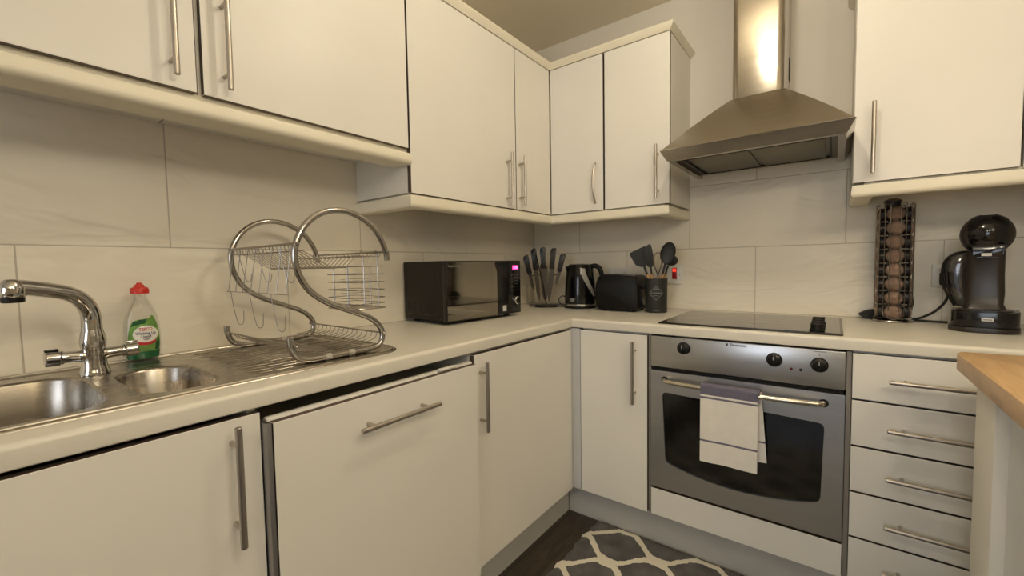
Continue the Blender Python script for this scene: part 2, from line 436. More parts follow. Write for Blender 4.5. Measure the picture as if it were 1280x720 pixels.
# oven
t = thing('oven', 'stainless steel built-in electric oven with three black knobs, below the hob', 'oven', (1.247, -.3, .27))
x0, x1 = .950, 1.545
bm = B()
box(bm, x0+.02, x0+.05, -.57, -.05, .275, .86); box(bm, x1-.05, x1-.02, -.57, -.05, .275, .86)
box(bm, x0+.05, x1-.05, -.57, -.05, .275, .32); box(bm, x0+.05, x1-.05, -.57, -.05, .70, .86); box(bm, x0+.05, x1-.05, -.07, -.05, .32, .70)
obj('cavity', bm, paint('oven_enamel', (.10, .11, .10), .35, .3, 14), t)
for zz in (.47, .58):
    bm = B()
    for k in range(13): cyl(bm, (x0+.06+.0395*k, -.50, zz), (x0+.06+.0395*k, -.09, zz), .0015, n=6)
    for yy in (-.50, -.09): cyl(bm, (x0+.052, yy, zz), (x1-.052, yy, zz), .0025, n=8)
    obj('oven_shelf', bm, m_chrome, t)
bm = B(); box(bm, x0, x1, -.607, -.575, .7475, .866, .003)
fascia = obj('control_panel', bm, m_oven, t)
bm = B(); box(bm, x0+.004, x1-.004, -.592, -.575, .734, .749); obj('vent_gap', bm, m_void, t)
# door slab with a window that has a bowed lower edge
win = [(.993, .652)]
for i in range(13):
    u = i/12; win.append((1.006+u*(1.489-1.006), .378-.036*(1-(2*u-1)**2)))
win.append((1.496, .634))
def round_poly(P, idx, r, k=4):
    out = []
    n = len(P)
    for i, p in enumerate(P):
        if i not in idx: out.append(p); continue
        p = Vector(p); a = (Vector(P[i-1])-p).normalized()*r+p; b = (Vector(P[(i+1) % n])-p).normalized()*r+p
        for j in range(k+1):
            s = j/k; q = a*(1-s)**2+p*2*s*(1-s)+b*s*s; out.append((q.x, q.y))
    return out
win = round_poly(win, (0, 1, 13, 14), .018)
bm = B()
outer = [(x0, .272), (x1, .272), (x1, .733), (x0, .733)]
def plate_with_hole(bm, outer, holes, fn, a):
    ed = []
    for loop in [outer]+holes:
        vs = [bm.verts.new(fn(u, v, a)) for u, v in loop]
        for i in range(len(vs)): ed.append(bm.edges.new((vs[i], vs[(i+1) % len(vs)])))
    r = bmesh.ops.triangle_fill(bm, use_beauty=True, edges=ed)
    return [g for g in r['geom'] if isinstance(g, bmesh.types.BMFace)]
fs = plate_with_hole(bm, outer, [win], XZ, -.575)
r = bmesh.ops.extrude_face_region(bm, geom=fs)
bmesh.ops.translate(bm, verts=[g for g in r['geom'] if isinstance(g, bmesh.types.BMVert)], vec=(0, -.032, 0))
bmesh.ops.recalc_face_normals(bm, faces=bm.faces)
od = obj('oven_door', bm, m_oven, t)
bm = B(); prism(bm, win, XZ, -.602, -.596); obj('window_glass', bm, m_ovenglass, od)
bm = B(); inner = [(a+(1.2475-a)*.13, b+(.51-b)*.10) for a, b in win]
fs = plate_with_hole(bm, win, [inner], XZ, -.594); obj('glass_border', bm, m_blackg, od)
# bowed door handle
bm = B(); pts = smooth([(1.003, -.600, .700), (1.008, -.628, .701), (1.03, -.640, .702), (1.10, -.649, .702), (1.247, -.655, .702), (1.395, -.649, .702), (1.466, -.640, .702), (1.488, -.628, .701), (1.493, -.600, .700)], 6)
tube(bm, pts, .0085, 12)
obj('door_handle', bm, steel('handle_steel', (.66, .61, .50), .24, (.05, .3, .3), bumpd=.000002), od)
for hx in (1.003, 1.493):
    bm = B(); cyl(bm, (hx, -.6075, .700), (hx, -.6105, .700), .0125, n=20); obj('handle_mount', bm, m_blackm, od)
for kx, kz in ((1.072, .829), (1.359, .821), (1.480, .819)):
    bm = B(); lathe(bm, [(0, .026), (.013, .026), (.0175, .023), (.0205, .006), (.023, .004), (.023, 0)], n=32)
    box(bm, -.0035, .0035, -.017, .017, .020, .030, .0015)
    bm.transform(Matrix.Rotation(pi/2, 4, 'X')); bm.transform(Matrix.Translation((kx, -.607, kz))); k = obj('knob', bm, m_blackm, t)
    bm = B(); box(bm, kx-.0007, kx+.0007, -.6375, -.6365, kz+.003, kz+.015); obj('pointer', bm, m_pale, k)
    bm = B(); cyl(bm, (kx, -.6070, kz+.031), (kx, -.6075, kz+.031), .0016, n=10)
    if kx != 1.359:
        for j in range(9): box(bm, kx-.016+.0036*j, kx-.0136+.0036*j, -.6075, -.6069, kz+.040+(.0006 if j % 2 else 0), kz+.0425)
    obj('dial_mark', bm, m_ink, fascia)
m_lens = paint('dark_red_lens', (.10, .008, .012), .2)
for lx in (1.406, 1.432):
    bm = B(); lathe(bm, [(0, .003), (.003, .0025), (.0045, .001), (.0045, 0)], n=16); bm.transform(Matrix.Rotation(pi/2, 4, 'X')); bm.transform(Matrix.Translation((lx, -.607, .797)))
    obj('indicator_lamp', bm, m_lens if lx < 1.42 else m_blackg, t)
bm = onto(text_bm('Electrolux', .0125, bold=True), (1.252, -.6072, .857), (1, 0, 0), (0, 0, 1))
st = len(bm.verts); box(bm, 1.213, 1.220, -.6076, -.607, .853, .861)
obj('logo', bm, m_ink, fascia)
# tea towel over the oven handle
t = thing('tea_towel', 'white tea towel with blue stripes folded over the oven door handle', 'towel', (1.235, -.66, .70))
def towel_sheet(xa, xb, ztop, zl, zr, yfront, yb, flip, thick=.005):
    bm = B(); nx, nz = 16, 40; g = []
    for i in range(nx+1):
        u = i/nx; row = []
        x = xa+(xb-xa)*u; zb = zl+(zr-zl)*u
        for j in range(nz+1):
            v = j/nz; z = ztop+(zb-ztop)*v
            y = yfront-(.002*math.sin(u*5+v*2)+.0015*math.sin(u*11))*v
            row.append(bm.verts.new((x+flip*v, y, z)))
        g.append(row)
    for i in range(nx):
        for j in range(nz):
            f = bm.faces.new((g[i][j], g[i][j+1], g[i+1][j+1], g[i+1][j]))
            v = (j+.5)/nz; f.material_index = 1 if (yb is None and (v < .10 or .125 < v < .14)) or (.69 < v < .715) else 0
    r = bmesh.ops.extrude_face_region(bm, geom=bm.faces[:]); vs = [q for q in r['geom'] if isinstance(q, bmesh.types.BMVert)]
    bmesh.ops.translate(bm, verts=vs, vec=(0, thick, 0)); bmesh.ops.recalc_face_normals(bm, faces=bm.faces); return bm
obj('front_fold', towel_sheet(1.145, 1.321, .712, .447, .447, -.6685, None, .0), [m_towel, m_stripe], t)
obj('back_fold', towel_sheet(1.150, 1.326, .712, .462, .475, -.630, True, .018), [m_towel, m_stripe], t)
bm = B(); nx = 12; prev = None
for i in range(nx+1):
    a = pi*i/nx; y = -.6465-.0195*math.cos(a); z = .7105+.006*math.sin(a)
    cur = [bm.verts.new((xx, y, z)) for xx in (1.1452, 1.325)]
    if prev: bm.faces.new((prev[0], prev[1], cur[1], cur[0]))
    prev = cur
r = bmesh.ops.extrude_face_region(bm, geom=bm.faces[:]); bmesh.ops.translate(bm, verts=[q for q in r['geom'] if isinstance(q, bmesh.types.BMVert)], vec=(0, 0, .004)); bmesh.ops.recalc_face_normals(bm, faces=bm.faces)
obj('top_fold', bm, m_stripe, t)

# drawers
t = thing('drawer_cabinet', 'white base cabinet with a stack of five drawers right of the oven', 'cabinet', (1.76, -.3, .153))
bm = B(); box(bm, 1.562, 1.957, -.583, -.02, .153, .868); obj('body', bm, m_carc, t)
for i in range(5):
    z1 = .8645-.1425*i; z0 = z1-.1365
    d = door(t, 1.561, 1.958, DY, -.585, z0, z1, (0, 1, 0), 'drawer')
    bar_handle(d, (1.642-.001*i, -.640, (z0+z1)/2-.001), (1, 0, 0), .235, (0, -1, 0))
bm = B(); box(bm, 1.961, 2.057, -.603, -.587, .153, .868); tag(obj('filler_panel', bm, m_carc, loc=(2.0, -.595, .153)), 'white filler strip between the drawer stack and the right wall', 'panel', 'filler panels')

# ------------------------------------------------------------------ worktops
E0, ZT, ZB = .606, .910, .8715
def nose(e):          # rounded front edge profile (u = outwards)
    P = [(0, ZB), (e-.004, ZB)]
    for i in range(7):
        a = -pi/2+pi/2*i/6; P.append((e-.004+.004*math.cos(a), ZB+.004+.004*math.sin(a)))
    for i in range(9):
        a = pi/2*i/8; P.append((e-.011+.011*math.cos(a), ZT-.011+.011*math.sin(a)))
    P.append((0, ZT)); return P
bm = B()
prism(bm, [(u-.0, v) for u, v in nose(E0)], lambda u, v, a: (max(u, .002), a, v), -1.52, -E0)
prism(bm, [(max(u, .541), v) for u, v in nose(E0)], lambda u, v, a: (u, a, v), -2.75, -1.52)
box(bm, .002, .045, -2.75, -1.52, ZB, ZT)
tag(obj('worktop', bm, m_top, loc=(.3, -1.6, ZT)), 'cream laminate worktop along the left wall, holding the sink', 'worktop', 'laminate worktops')
bm = B(); prism(bm, nose(E0), lambda u, v, a: (a, -max(u, .002), v), .002, 2.058)
tag(obj('worktop', bm, m_top, loc=(1.1, -.3, ZT)), 'cream laminate worktop along the back wall, holding the hob', 'worktop', 'laminate worktops')
bm = B(); box(bm, .05, E0-.006, -.6068, -.6058, ZT-.0006, ZT+.0005); tag(obj('joint_strip', bm, m_corn, loc=(.3, -.606, ZT)), 'thin pale seam where the two cream worktops meet', 'seam')

# ------------------------------------------------------------------ sink
t = thing('kitchen_sink', 'stainless steel inset sink with one and a half bowls and ridged drainer', 'sink', (.3, -2.1, ZT))
ZS = ZT+.0035
outer = rrect(.047, .539, -2.72, -1.452, .085, 8)
bowls = [rrect(.125, .508, -2.55, -2.064, .085, 8), rrect(.205, .497, -2.030, -1.888, .062, 8)]
bm = B(); fs = plate_with_hole(bm, outer, bowls, XY, ZS)
for f in fs:
    f.normal_update()
    if f.normal.z < 0: f.normal_flip()
def loops_down(bm, x0, x1, y0, y1, r, depth, floor=True):
    prof = [(0, 0), (.003, -.002), (.005, -.006), (.010, -depth*.6), (.016, -depth+.03), (.026, -depth+.012), (.045, -depth)]
    prev = None
    for ins, dz in prof:
        vs = [bm.verts.new((a, b, ZS+dz)) for a, b in rrect(x0+ins, x1-ins, y0+ins, y1-ins, max(r-ins*.6, .02), 8)]
        if prev: bridge(bm, vs, prev)
        prev = vs
    bm.faces.new(prev)
loops_down(bm, .125, .508, -2.55, -2.064, .085, .150); loops_down(bm, .205, .497, -2.030, -1.888, .062, .115)
# rolled rim down to the worktop and a raised bead
prev = None
for off, dz in ((0, 0), (.002, -.0012), (.003, -.0034)):
    vs = [bm.verts.new((a, b, ZS+dz)) for a, b in rrect(.047-off, .539+off, -2.72-off, -1.452+off, .085+off, 8)]
    if prev: bridge(bm, vs, prev)
    prev = vs
obj('sink_top', bm, m_sink, t, angle=50)
bm = B()
tube(bm, [(a, b, ZS+.0004) for a, b in rrect(.054, .532, -2.713, -1.459, .08, 10)], .0022, 6, closed=True); obj('rim_bead', bm, m_sink, t)
bm = B()
for k in range(14):
    x = .105+k*.029; y1 = -1.50-(.03 if k in (0, 13) else 0)-.012*abs(k-6.5)/6.5; y0 = -1.84+.010*(k % 2)
    n0 = len(bm.verts)
    rs = []
    for yy, w in ((y0, .002), (y0+.012, .0065), (y1-.012, .0065), (y1, .002)):
        rs.append([bm.verts.new((x+w*math.cos(a), yy, ZS+.0004+.38*w*math.sin(a))) for a in [pi*j/6 for j in range(7)]])
    for a, b in zip(rs, rs[1:]):
        for j in range(6): bm.faces.new((a[j], a[j+1], b[j+1], b[j]))
obj('drainer_ridges', bm, m_sink, t)
for cx, cy, dz in ((.315, -2.31, .150), (.35, -1.96, .115)):
    bm = B(); lathe(bm, [(.0, .001), (.012, .001), (.014, .003), (.034, .004), (.038, .001), (.038, 0)], (cx, cy, ZS-dz+.0005), 28); obj('drain_strainer', bm, m_chrome, t)

# ------------------------------------------------------------------ mixer tap
TX, TY = .165, -2.045
t = thing('mixer_tap', 'chrome mixer tap with two lever handles and swan spout behind the sink bowls', 'tap', (TX, TY, ZS))
bm = B(); lathe(bm, [(0, 0), (.027, 0), (.027, .003), (.0255, .008), (.0225, .018), (.0215, .03), (.0205, .055), (.0235, .075), (.0215, .088), (.0185, .100), (.0175, .106), (0, .106)], (TX, TY, ZS+.0005), 32)
obj('body', bm, m_chrome, t)
bm = B()
arm = smooth([(TX, TY, ZS+.104), (TX, TY, ZS+.128), (TX+.003, TY-.004, ZS+.150), (TX+.010, TY-.016, ZS+.172), (TX+.024, TY-.038, ZS+.188), (TX+.046, TY-.072, ZS+.198), (TX+.064, TY-.100, ZS+.204), (TX+.074, TY-.116, ZS+.206)], 6)
rad = [.0180-.0025*min(1, i/(len(arm)*.8)) for i in range(len(arm))]
tube(bm, arm, .016, 20, radii=rad)
e = arm[-1]; lathe(bm, [(0, .0185), (.009, .017), (.015, .011), (.0185, 0), (.0185, -.014), (.017, -.018), (0, -.018)], e+Vector((.001, -.002, -.002)), 24)
sp = obj('spout', bm, m_chrome, t)
bm = B(); lathe(bm, [(0, -.0185), (.0165, -.0185), (.0165, -.026), (.014, -.028), (0, -.028)], e+Vector((.001, -.002, -.002)), 24); obj('aerator', bm, m_blackm, sp)
for s in (-1, 1):
    bm = B(); z = ZS+.046
    tube(bm, smooth([(TX, TY+s*.015, z-.002), (TX+.002, TY+s*.030, z), (TX+.003, TY+s*.050, z+.001)], 4), .012, 16, radii=[.016, .015, .0135, .013, .0125, .0125, .0125, .0125, .0125])
    a = Vector((TX+.003, TY+s*.048, z+.001)); d = Vector((.03, s, .02)).normalized()
    rod(bm, a, a+d*.0045, .0150, 24); rod(bm, a+d*.005, a+d*.029, .0168, 28, e=.002)
    h = obj('tap_handle', bm, m_chrome, t)
    bm = B(); q = a+d*.018; box(bm, q.x-.006, q.x+.006, q.y-.011, q.y+.011, q.z+.0155, q.z+.0205, .002); obj('lever_tab', bm, m_chrome if s > 0 else m_blackg, h)

# ------------------------------------------------------------------ washing-up liquid
BX, BY, BZ = .062, -1.937, ZS+.0026
t = thing('washing_up_bottle', 'clear washing-up liquid bottle with red cap and green label behind the sink', 'bottle', (BX, BY, BZ))
prof = [(0, .031), (.004, .0355), (.03, .038), (.06, .0385), (.085, .0375), (.11, .034), (.13, .028), (.148, .0200), (.158, .0150), (.166, .0130), (.172, .0128)]
def bw(z):
    for (a, ra), (b, rb) in zip(prof, prof[1:]):
        if a <= z <= b: return ra+(rb-ra)*(z-a)/(b-a)
    return prof[-1][1]
def bdepth(z): return .62+.38*max(0, (z-.10)/.066) if z < .166 else 1
def bsurf(s, z, eps=0):          # s: distance across the face from the middle (+ = right seen from the room)
    w = bw(z)+eps; s = max(-w*.98, min(w*.98, s)); th = math.asin(s/w)
    return Vector((BX+w*min(1, bdepth(z))*math.cos(th), BY+w*math.sin(th), BZ+z))
def bottle_shell(bm, zs, k=1.0, cap=True):
    rs = []
    for z in zs:
        w = bw(z)*k; dp = min(1, bdepth(z)); rs.append([bm.verts.new((BX+w*dp*math.cos(2*pi*i/32), BY+w*math.sin(2*pi*i/32), BZ+z)) for i in range(32)])
    for a, b in zip(rs, rs[1:]): bridge(bm, a, b)
    bm.faces.new(rs[0][::-1]); bm.faces.new(rs[-1])
bm = B(); bottle_shell(bm, [0, .004, .015, .03, .045, .06, .075, .085, .1, .11, .12, .13, .14, .148, .158, .166, .172]); obj('bottle_body', bm, m_clear, t)
bm = B(); bottle_shell(bm, [.003, .01, .022], .93); obj('liquid', bm, m_green, t)
bm = B(); lathe(bm, [(0, .1725), (.0195, .1725), (.0195, .183), (.0170, .188), (.012, .190), (.010, .195), (.0065, .197), (.005, .201), (0, .202)], (BX, BY, BZ), 28); obj('cap', bm, m_red, t)
def decal(name, poly, eps, mat, parent, rings=5):
    c = (sum(p[0] for p in poly)/len(poly), sum(p[1] for p in poly)/len(poly)); bm = B(); prev = None
    for k in range(rings, -1, -1):
        f = k/rings
        if k == 0: cur = [bm.verts.new(bsurf(*c, eps))]
        else: cur = [bm.verts.new(bsurf(c[0]+(a-c[0])*f, c[1]+(b-c[1])*f, eps)) for a, b in poly]
        if prev:
            n_ = len(prev)
            for i in range(n_):
                j = (i+1) % n_
                bm.faces.new((prev[i], prev[j], cur[j], cur[i]) if len(cur) > 1 else (prev[i], prev[j], cur[0]))
        prev = cur
    bmesh.ops.recalc_face_normals(bm, faces=bm.faces)
    return obj(name, bm, mat, parent)
lab = [(p.x, p.y) for p in smooth([(-.031, .040, 0), (-.030, .075, 0), (-.022, .100, 0), (-.008, .106, 0), (.010, .108, 0), (.018, .116, 0), (.026, .100, 0), (.032, .070, 0), (.033, .035, 0), (.028, .022, 0), (.006, .022, 0), (-.020, .026, 0)], 4, True)]
lb = decal('label', lab, .0006, m_lgreen, t)
decal('label_corner', [(-.026, .088), (-.020, .101), (-.008, .106), (.006, .107), (.002, .094), (-.012, .092)], .0010, m_ldark, lb)
decal('label_corner', [(.020, .024), (.028, .024), (.032, .036), (.031, .050), (.024, .044)], .0010, m_ldark, lb)
decal('label_oval', [(.003+.026*math.cos(2*pi*i/28), .067+.0225*math.sin(2*pi*i/28)) for i in range(28)], .0012, m_lwhite, lb)
decal('label_banner', [(-.017, .050), (-.012, .0475), (.004, .0455), (.019, .048), (.024, .051), (.023, .044), (.012, .0395), (.002, .0385), (-.010, .040), (-.018, .044)], .0018, m_lred, lb)
for body, z, s, mt, wf in (('TESCO', .0795, .011, m_lred, .028), ('Washing Up', .0695, .009, m_lblue, .042), ('Liquid', .0610, .009, m_lblue, .020), ('Original', .0540, .005, m_ink, .012)):
    bm = text_bm(body, s, .0, True, wfit=wf)
    for v in bm.verts: v.co = bsurf(v.co.x+.003, v.co.y+z, .0019)
    obj('label_text', bm, mt, lb)

# ------------------------------------------------------------------ dish rack
t = thing('dish_rack', 'chrome two-tier dish rack with S-shaped ends standing on the drainer', 'dish rack', (.3, -1.62, ZS))
m_foot = paint('clear_rubber_foot', (.42, .39, .34), .3)
Z0 = ZS+.0090
prof = [(-1.476, 1.166), (-1.480, 1.190), (-1.495, 1.226), (-1.524, 1.262), (-1.572, 1.288), (-1.620, 1.295), (-1.668, 1.284), (-1.708, 1.254), (-1.732, 1.212), (-1.738, 1.172), (-1.729, 1.130), (-1.703, 1.090), (-1.657, 1.058), (-1.590, 1.030), (-1.540, 1.008), (-1.510, .982), (-1.500, .955), (-1.510, .930), (-1.535, Z0+.001), (-1.570, Z0), (-1.69, Z0), (-1.722, Z0+.003), (-1.745, .938), (-1.756, .962), (-1.758, .984)]
XF, XR = .490, .110
for X in (XF, XR):
    bm = B(); tube(bm, smooth([(X, y, z) for y, z in prof], 6), .0078, 14)
    fr = obj('frame', bm, m_tube, t)
    for yy in (-1.60, -1.665):
        bm = B(); cyl(bm, (X, yy-.008, Z0), (X, yy+.008, Z0), .0086, n=14); obj('foot', bm, m_foot, fr)
# rods tying the frames
bm = B(); w = .0030
for (y, z) in ((-1.736, 1.206), (-1.482, 1.190)):
    cyl(bm, (XR-.012, y, z), (XF+.012, y, z), w, n=8)
    for X in (XR-.012, XF+.012): lathe(bm, [(0, -.005), (.004, -.003), (.005, 0), (.004, .003), (0, .005)], (X, y, z), 10)
cyl(bm, (XR+.01, -1.63, 1.148), (XF-.01, -1.63, 1.148), .0028, n=8)
cyl(bm, (XR+.01, -1.60, 1.148), (XF-.01, -1.60, 1.148), .002, n=8)
for k in range(18):
    x = XR+.014+k*(XF-XR-.028)/17
    tube(bm, [(x, -1.736, 1.206), (x, -1.733, 1.190), (x, -1.710, 1.190), (x, -1.638, 1.148), (x, -1.598, 1.148), (x, -1.565, 1.180), (x, -1.492, 1.178), (x, -1.484, 1.190)], .0012, 5)
obj('upper_shelf', bm, m_wire, t)
bm = B()
for (y, z) in ((-1.748, .962), (-1.504, .962)):
    cyl(bm, (XR-.012, y, z), (XF+.012, y, z), .0024, n=8)
    for X in (XR-.012, XF+.012): lathe(bm, [(0, -.005), (.004, -.003), (.005, 0), (.004, .003), (0, .005)], (X, y, z), 10)
cyl(bm, (XR+.01, -1.64, .931), (XF-.01, -1.64, .931), .0022, n=8); cyl(bm, (XR+.01, -1.56, .936), (XF-.01, -1.56, .936), .0022, n=8)
for k in range(15):
    x = XR+.02+k*(XF-XR-.04)/14
    tube(bm, smooth([(x, -1.504, .962), (x, -1.514, .945), (x, -1.56, .936)], 3), .0011, 5)
    tube(bm, smooth([(x, -1.748, .962), (x, -1.735, .948), (x, -1.715, .944), (x, -1.64, .931)], 3), .0011, 5)
obj('lower_shelf', bm, m_wire, t)
# hooks for cups hanging under the upper shelf at the left
bm = B(); cyl(bm, (XR+.01, -1.755, 1.085), (XF-.005, -1.755, 1.085), .0012, n=6)
for k in range(8):
    x = XR+.020+k*.049
    cyl(bm, (x, -1.737, 1.200), (x, -1.755, 1.085), .0011, n=5)
for k in range(3):
    x = XR+.045+k*.125
    tube(bm, smooth([(x, -1.736, 1.204), (x+.006, -1.730, 1.16), (x+.012, -1.724, 1.122), (x+.020, -1.720, 1.112), (x+.029, -1.716, 1.116), (x+.032, -1.714, 1.135)], 4), .0011, 5)
    tube(bm, smooth([(x-.012, -1.754, 1.085), (x-.008, -1.750, 1.04), (x-.002, -1.744, .998), (x+.008, -1.740, .990), (x+.018, -1.736, .998), (x+.017, -1.734, 1.03)], 4), .0010, 5)
obj('cup_hooks', bm, m_wire, t)
# cutlery basket hanging at the right
bm = B(); bx0, bx1, by0, by1 = .335, .485, -1.575, -1.478
for k, zz in enumerate((1.150, 1.128, 1.106, 1.084, 1.062, 1.046, 1.032)):
    rr = rrect(bx0, bx1, by0, by1, .012, 3)
    tube(bm, [(a, b, zz) for a, b in rr], .0012 if k < 6 else .0022, 5, closed=True)
for a, b in ((bx0, -1.55), (bx0, -1.505), (bx1, -1.55), (bx1, -1.505), (.375, by0), (.445, by0), (.375, by1), (.41, by1), (.445, by1)):
    cyl(bm, (a, b, 1.190 if b == by1 else 1.152), (a, b, 1.032), .0012, n=5)
for k in range(7): cyl(bm, (bx0+.01+k*.0215, by0, 1.032), (bx0+.01+k*.0215, by1, 1.032), .0010, n=5)
for a in (.375, .445):
    tube(bm, smooth([(a, by1, 1.150), (a, by1+.001, 1.185), (a, by1-.004, 1.197), (a, by1-.014, 1.186)], 4), .0013, 5)
for zz in (1.115, 1.075): cyl(bm, (.41, by0, zz), (.41, by1, zz), .0010, n=5)
obj('cutlery_basket', bm, m_wire, t)

# ------------------------------------------------------------------ wall cabinets
WX = .330
def wall_unit(label, fn_body, base):
    t = thing('wall_cabinet', label, 'cabinet', base, 'wall cabinets'); bm = B(); fn_body(bm); obj('body', bm, m_carc, t); return t
ZW, ZWT, ZO = 1.406, 2.134, 1.557
t = wall_unit('white short wall cabinet above the sink, leftmost in the photo', lambda bm: box(bm, .002, .308, -2.462, -1.863, ZO+.002, ZWT), (.15, -2.16, ZO))
d = door(t, .311, WX, -2.462, -1.867, ZO, ZWT, (1, 0, 0)); bar_handle(d, (.365, -1.913, 1.573), (0, 0, 1), .24, (1, 0, 0))
t = wall_unit('white short wall cabinet above the dish rack, second from left', lambda bm: box(bm, .002, .308, -1.859, -1.252, ZO+.002, ZWT), (.15, -1.55, ZO))
d = door(t, .311, WX, -1.853, -1.254, ZO, ZWT, (1, 0, 0)); bar_handle(d, (.365, -1.809, 1.572), (0, 0, 1), .24, (1, 0, 0))
t = wall_unit('tall white wall cabinet above the microwave on the left wall', lambda bm: box(bm, .002, .308, -1.248, -.635, ZW+.002, ZWT), (.15, -.94, ZW))
d = door(t, .311, WX, -1.246, -.632, ZW, ZWT, (1, 0, 0)); bar_handle(d, (.365, -.704, 1.410), (0, 0, 1), .238, (1, 0, 0))
t = wall_unit('L-shaped white corner wall cabinet with two narrow doors, one with a curved handle',
              lambda bm: prism(bm, [(.002, -.002), (.002, -.631), (.308, -.631), (.308, -.308), (.627, -.308), (.627, -.002)], XY, ZW+.002, ZWT), (.2, -.2, ZW))
d = door(t, .311, WX, -.626, -.334, ZW, ZWT, (1, 0, 0)); bar_handle(d, (.365, -.606, 1.423), (0, 0, 1), .228, (1, 0, 0))
d = door(t, .334, .624, -.330, -.311, ZW, ZWT, (0, 1, 0))
bm = B(); tube(bm, smooth([(.584, -.331, 1.440), (.586, -.345, 1.452), (.583, -.357, 1.49), (.582, -.361, 1.535), (.583, -.357, 1.58), (.586, -.345, 1.618), (.584, -.331, 1.630)], 6), .005, 10)
for v in bm.verts: v.co.y = -.331+(v.co.y+.331)*.9
obj('curved_handle', bm, m_handle, d)
t = wall_unit('white wall cabinet left of the cooker hood', lambda bm: box(bm, .631, .934, -.308, -.002, ZW+.002, ZWT), (.78, -.15, ZW))
d = door(t, .633, .934, -.330, -.311, ZW, ZWT, (0, 1, 0)); bar_handle(d, (.886, -.365, 1.428), (0, 0, 1), .232, (0, -1, 0))
t = wall_unit('white wall cabinet right of the cooker hood, above the coffee machine', lambda bm: box(bm, 1.556, 1.941, -.308, -.002, 1.412, ZWT), (1.75, -.15, 1.41))
d = door(t, 1.557, 1.939, -.330, -.311, 1.410, ZWT, (0, 1, 0)); bar_handle(d, (1.607, -.365, 1.432), (0, 0, 1), .236, (0, -1, 0))
bm = B(); box(bm, 1.946, 2.058, -.327, -.31, 1.405, ZWT); tag(obj('filler_panel', bm, m_carc, loc=(2.0, -.32, 1.41)), 'white filler strip between the right wall cabinet and the wall', 'panel', 'filler panels')

def rail_prof(o, z0, z1, r=.014, depth=.075, gap=.010):
    """light-pelmet section: rounded lower outer corner; u measured out from the wall"""
    P = [(o-depth, z0+.004), (o-r, z0)]
    for i in range(1, 7):
        a = -pi/2+pi/2*i/6; P.append((o-r+r*math.cos(a), z0+r+r*math.sin(a)))
    P += [(o-.003, z1-.003), (o-.006, z1), (o-.036, z1), (o-.036, z1+gap), (o-depth, z1+gap)]
    return P
def sweep(bm, path_fn, prof):
    """path_fn(o) -> list of (x, y) corner points for the offset o"""
    rows = [[bm.verts.new((x, y, z)) for (x, y) in path_fn(o)] for o, z in prof]; n_ = len(rows)
    for i in range(n_):
        a, b = rows[i], rows[(i+1) % n_]
        for j in range(len(a)-1): bm.faces.new((a[j], a[j+1], b[j+1], b[j]))
    bm.faces.new([r_[0] for r_ in rows]); bm.faces.new([r_[-1] for r_ in rows][::-1]); bmesh.ops.recalc_face_normals(bm, faces=bm.faces)
bm = B(); sweep(bm, lambda o: [(o, -2.462), (o, -1.252)], rail_prof(.346, 1.499, 1.537, .016, .10, .0215))
tag(obj('pelmet', bm, m_corn, loc=(.3, -1.85, 1.5)), 'cream rounded pelmet under the wall cabinets above the sink', 'pelmet', 'pelmets')
bm = B(); sweep(bm, lambda o: [(.002, -1.248-(o-.33)), (o, -1.248-(o-.33)), (o, -o), (.937+(o-.345), -o), (.937+(o-.345), -.002)], rail_prof(.346, 1.354, 1.397, .014, .07, .0105))
tag(obj('pelmet', bm, m_corn, loc=(.3, -.6, 1.36)), 'cream rounded pelmet turning the inner corner under the wall cabinets', 'pelmet', 'pelmets')
bm = B(); sweep(bm, lambda o: [(1.554-(o-.346), -.002), (1.554-(o-.346), -o), (2.058, -o)], rail_prof(.348, 1.358, 1.400, .014, .06, .0115))
tag(obj('pelmet', bm, m_corn, loc=(1.8, -.3, 1.36)), 'cream rounded pelmet under the right wall cabinet', 'pelmet', 'pelmets')
cp = [(.29, 2.136), (.335, 2.136), (.338, 2.140), (.350, 2.152), (.353, 2.160), (.350, 2.166), (.29, 2.166)]
bm = B(); sweep(bm, lambda o: [(o, -2.462), (o, -o), (.937+(o-.335), -o), (.937+(o-.335), -.002)], cp)
tag(obj('cornice', bm, m_corn, loc=(.3, -.6, 2.14)), 'cream cornice moulding on top of the left and corner wall cabinets', 'cornice', 'cornices')
bm = B(); sweep(bm, lambda o: [(1.554-(o-.335), -.002), (1.554-(o-.335), -o), (2.058, -o)], cp)
tag(obj('cornice', bm, m_corn, loc=(1.8, -.3, 2.14)), 'cream cornice on top of the right wall cabinet, end shows beside chimney', 'cornice', 'cornices')

# ------------------------------------------------------------------ cooker hood
t = thing('cooker_hood', 'stainless steel chimney cooker hood above the hob', 'cooker hood', (1.255, -.25, 1.55))
hx0, hx1, hy = .956, 1.551, -.500
tx0, tx1, ty = 1.166, 1.345, -.283
bm = B(); K = 10
lo = [(hx0, -.002, 1.594), (hx0, hy, 1.594), (hx1, hy, 1.594), (hx1, -.002, 1.594)]
hi = [(tx0-.004, -.002, 1.800), (tx0-.004, ty-.003, 1.800), (tx1+.004, ty-.003, 1.800), (tx1+.004, -.002, 1.800)]
rows = []
for k in range(K+1):
    s = k/K; sx = s; sz = s+.025*math.sin(pi*s)
    rows.append([bm.verts.new((a[0]+(b[0]-a[0])*sx, a[1]+(b[1]-a[1])*sx, a[2]+(b[2]-a[2])*sz)) for a, b in zip(lo, hi)])
for a, b in zip(rows, rows[1:]):
    for i in range(4): bm.faces.new((a[i], a[(i+1) % 4], b[(i+1) % 4], b[i]))
bm.faces.new(rows[-1])
bmesh.ops.recalc_face_normals(bm, faces=bm.faces); obj('canopy', bm, m_hood, t, angle=25)
bm = B()
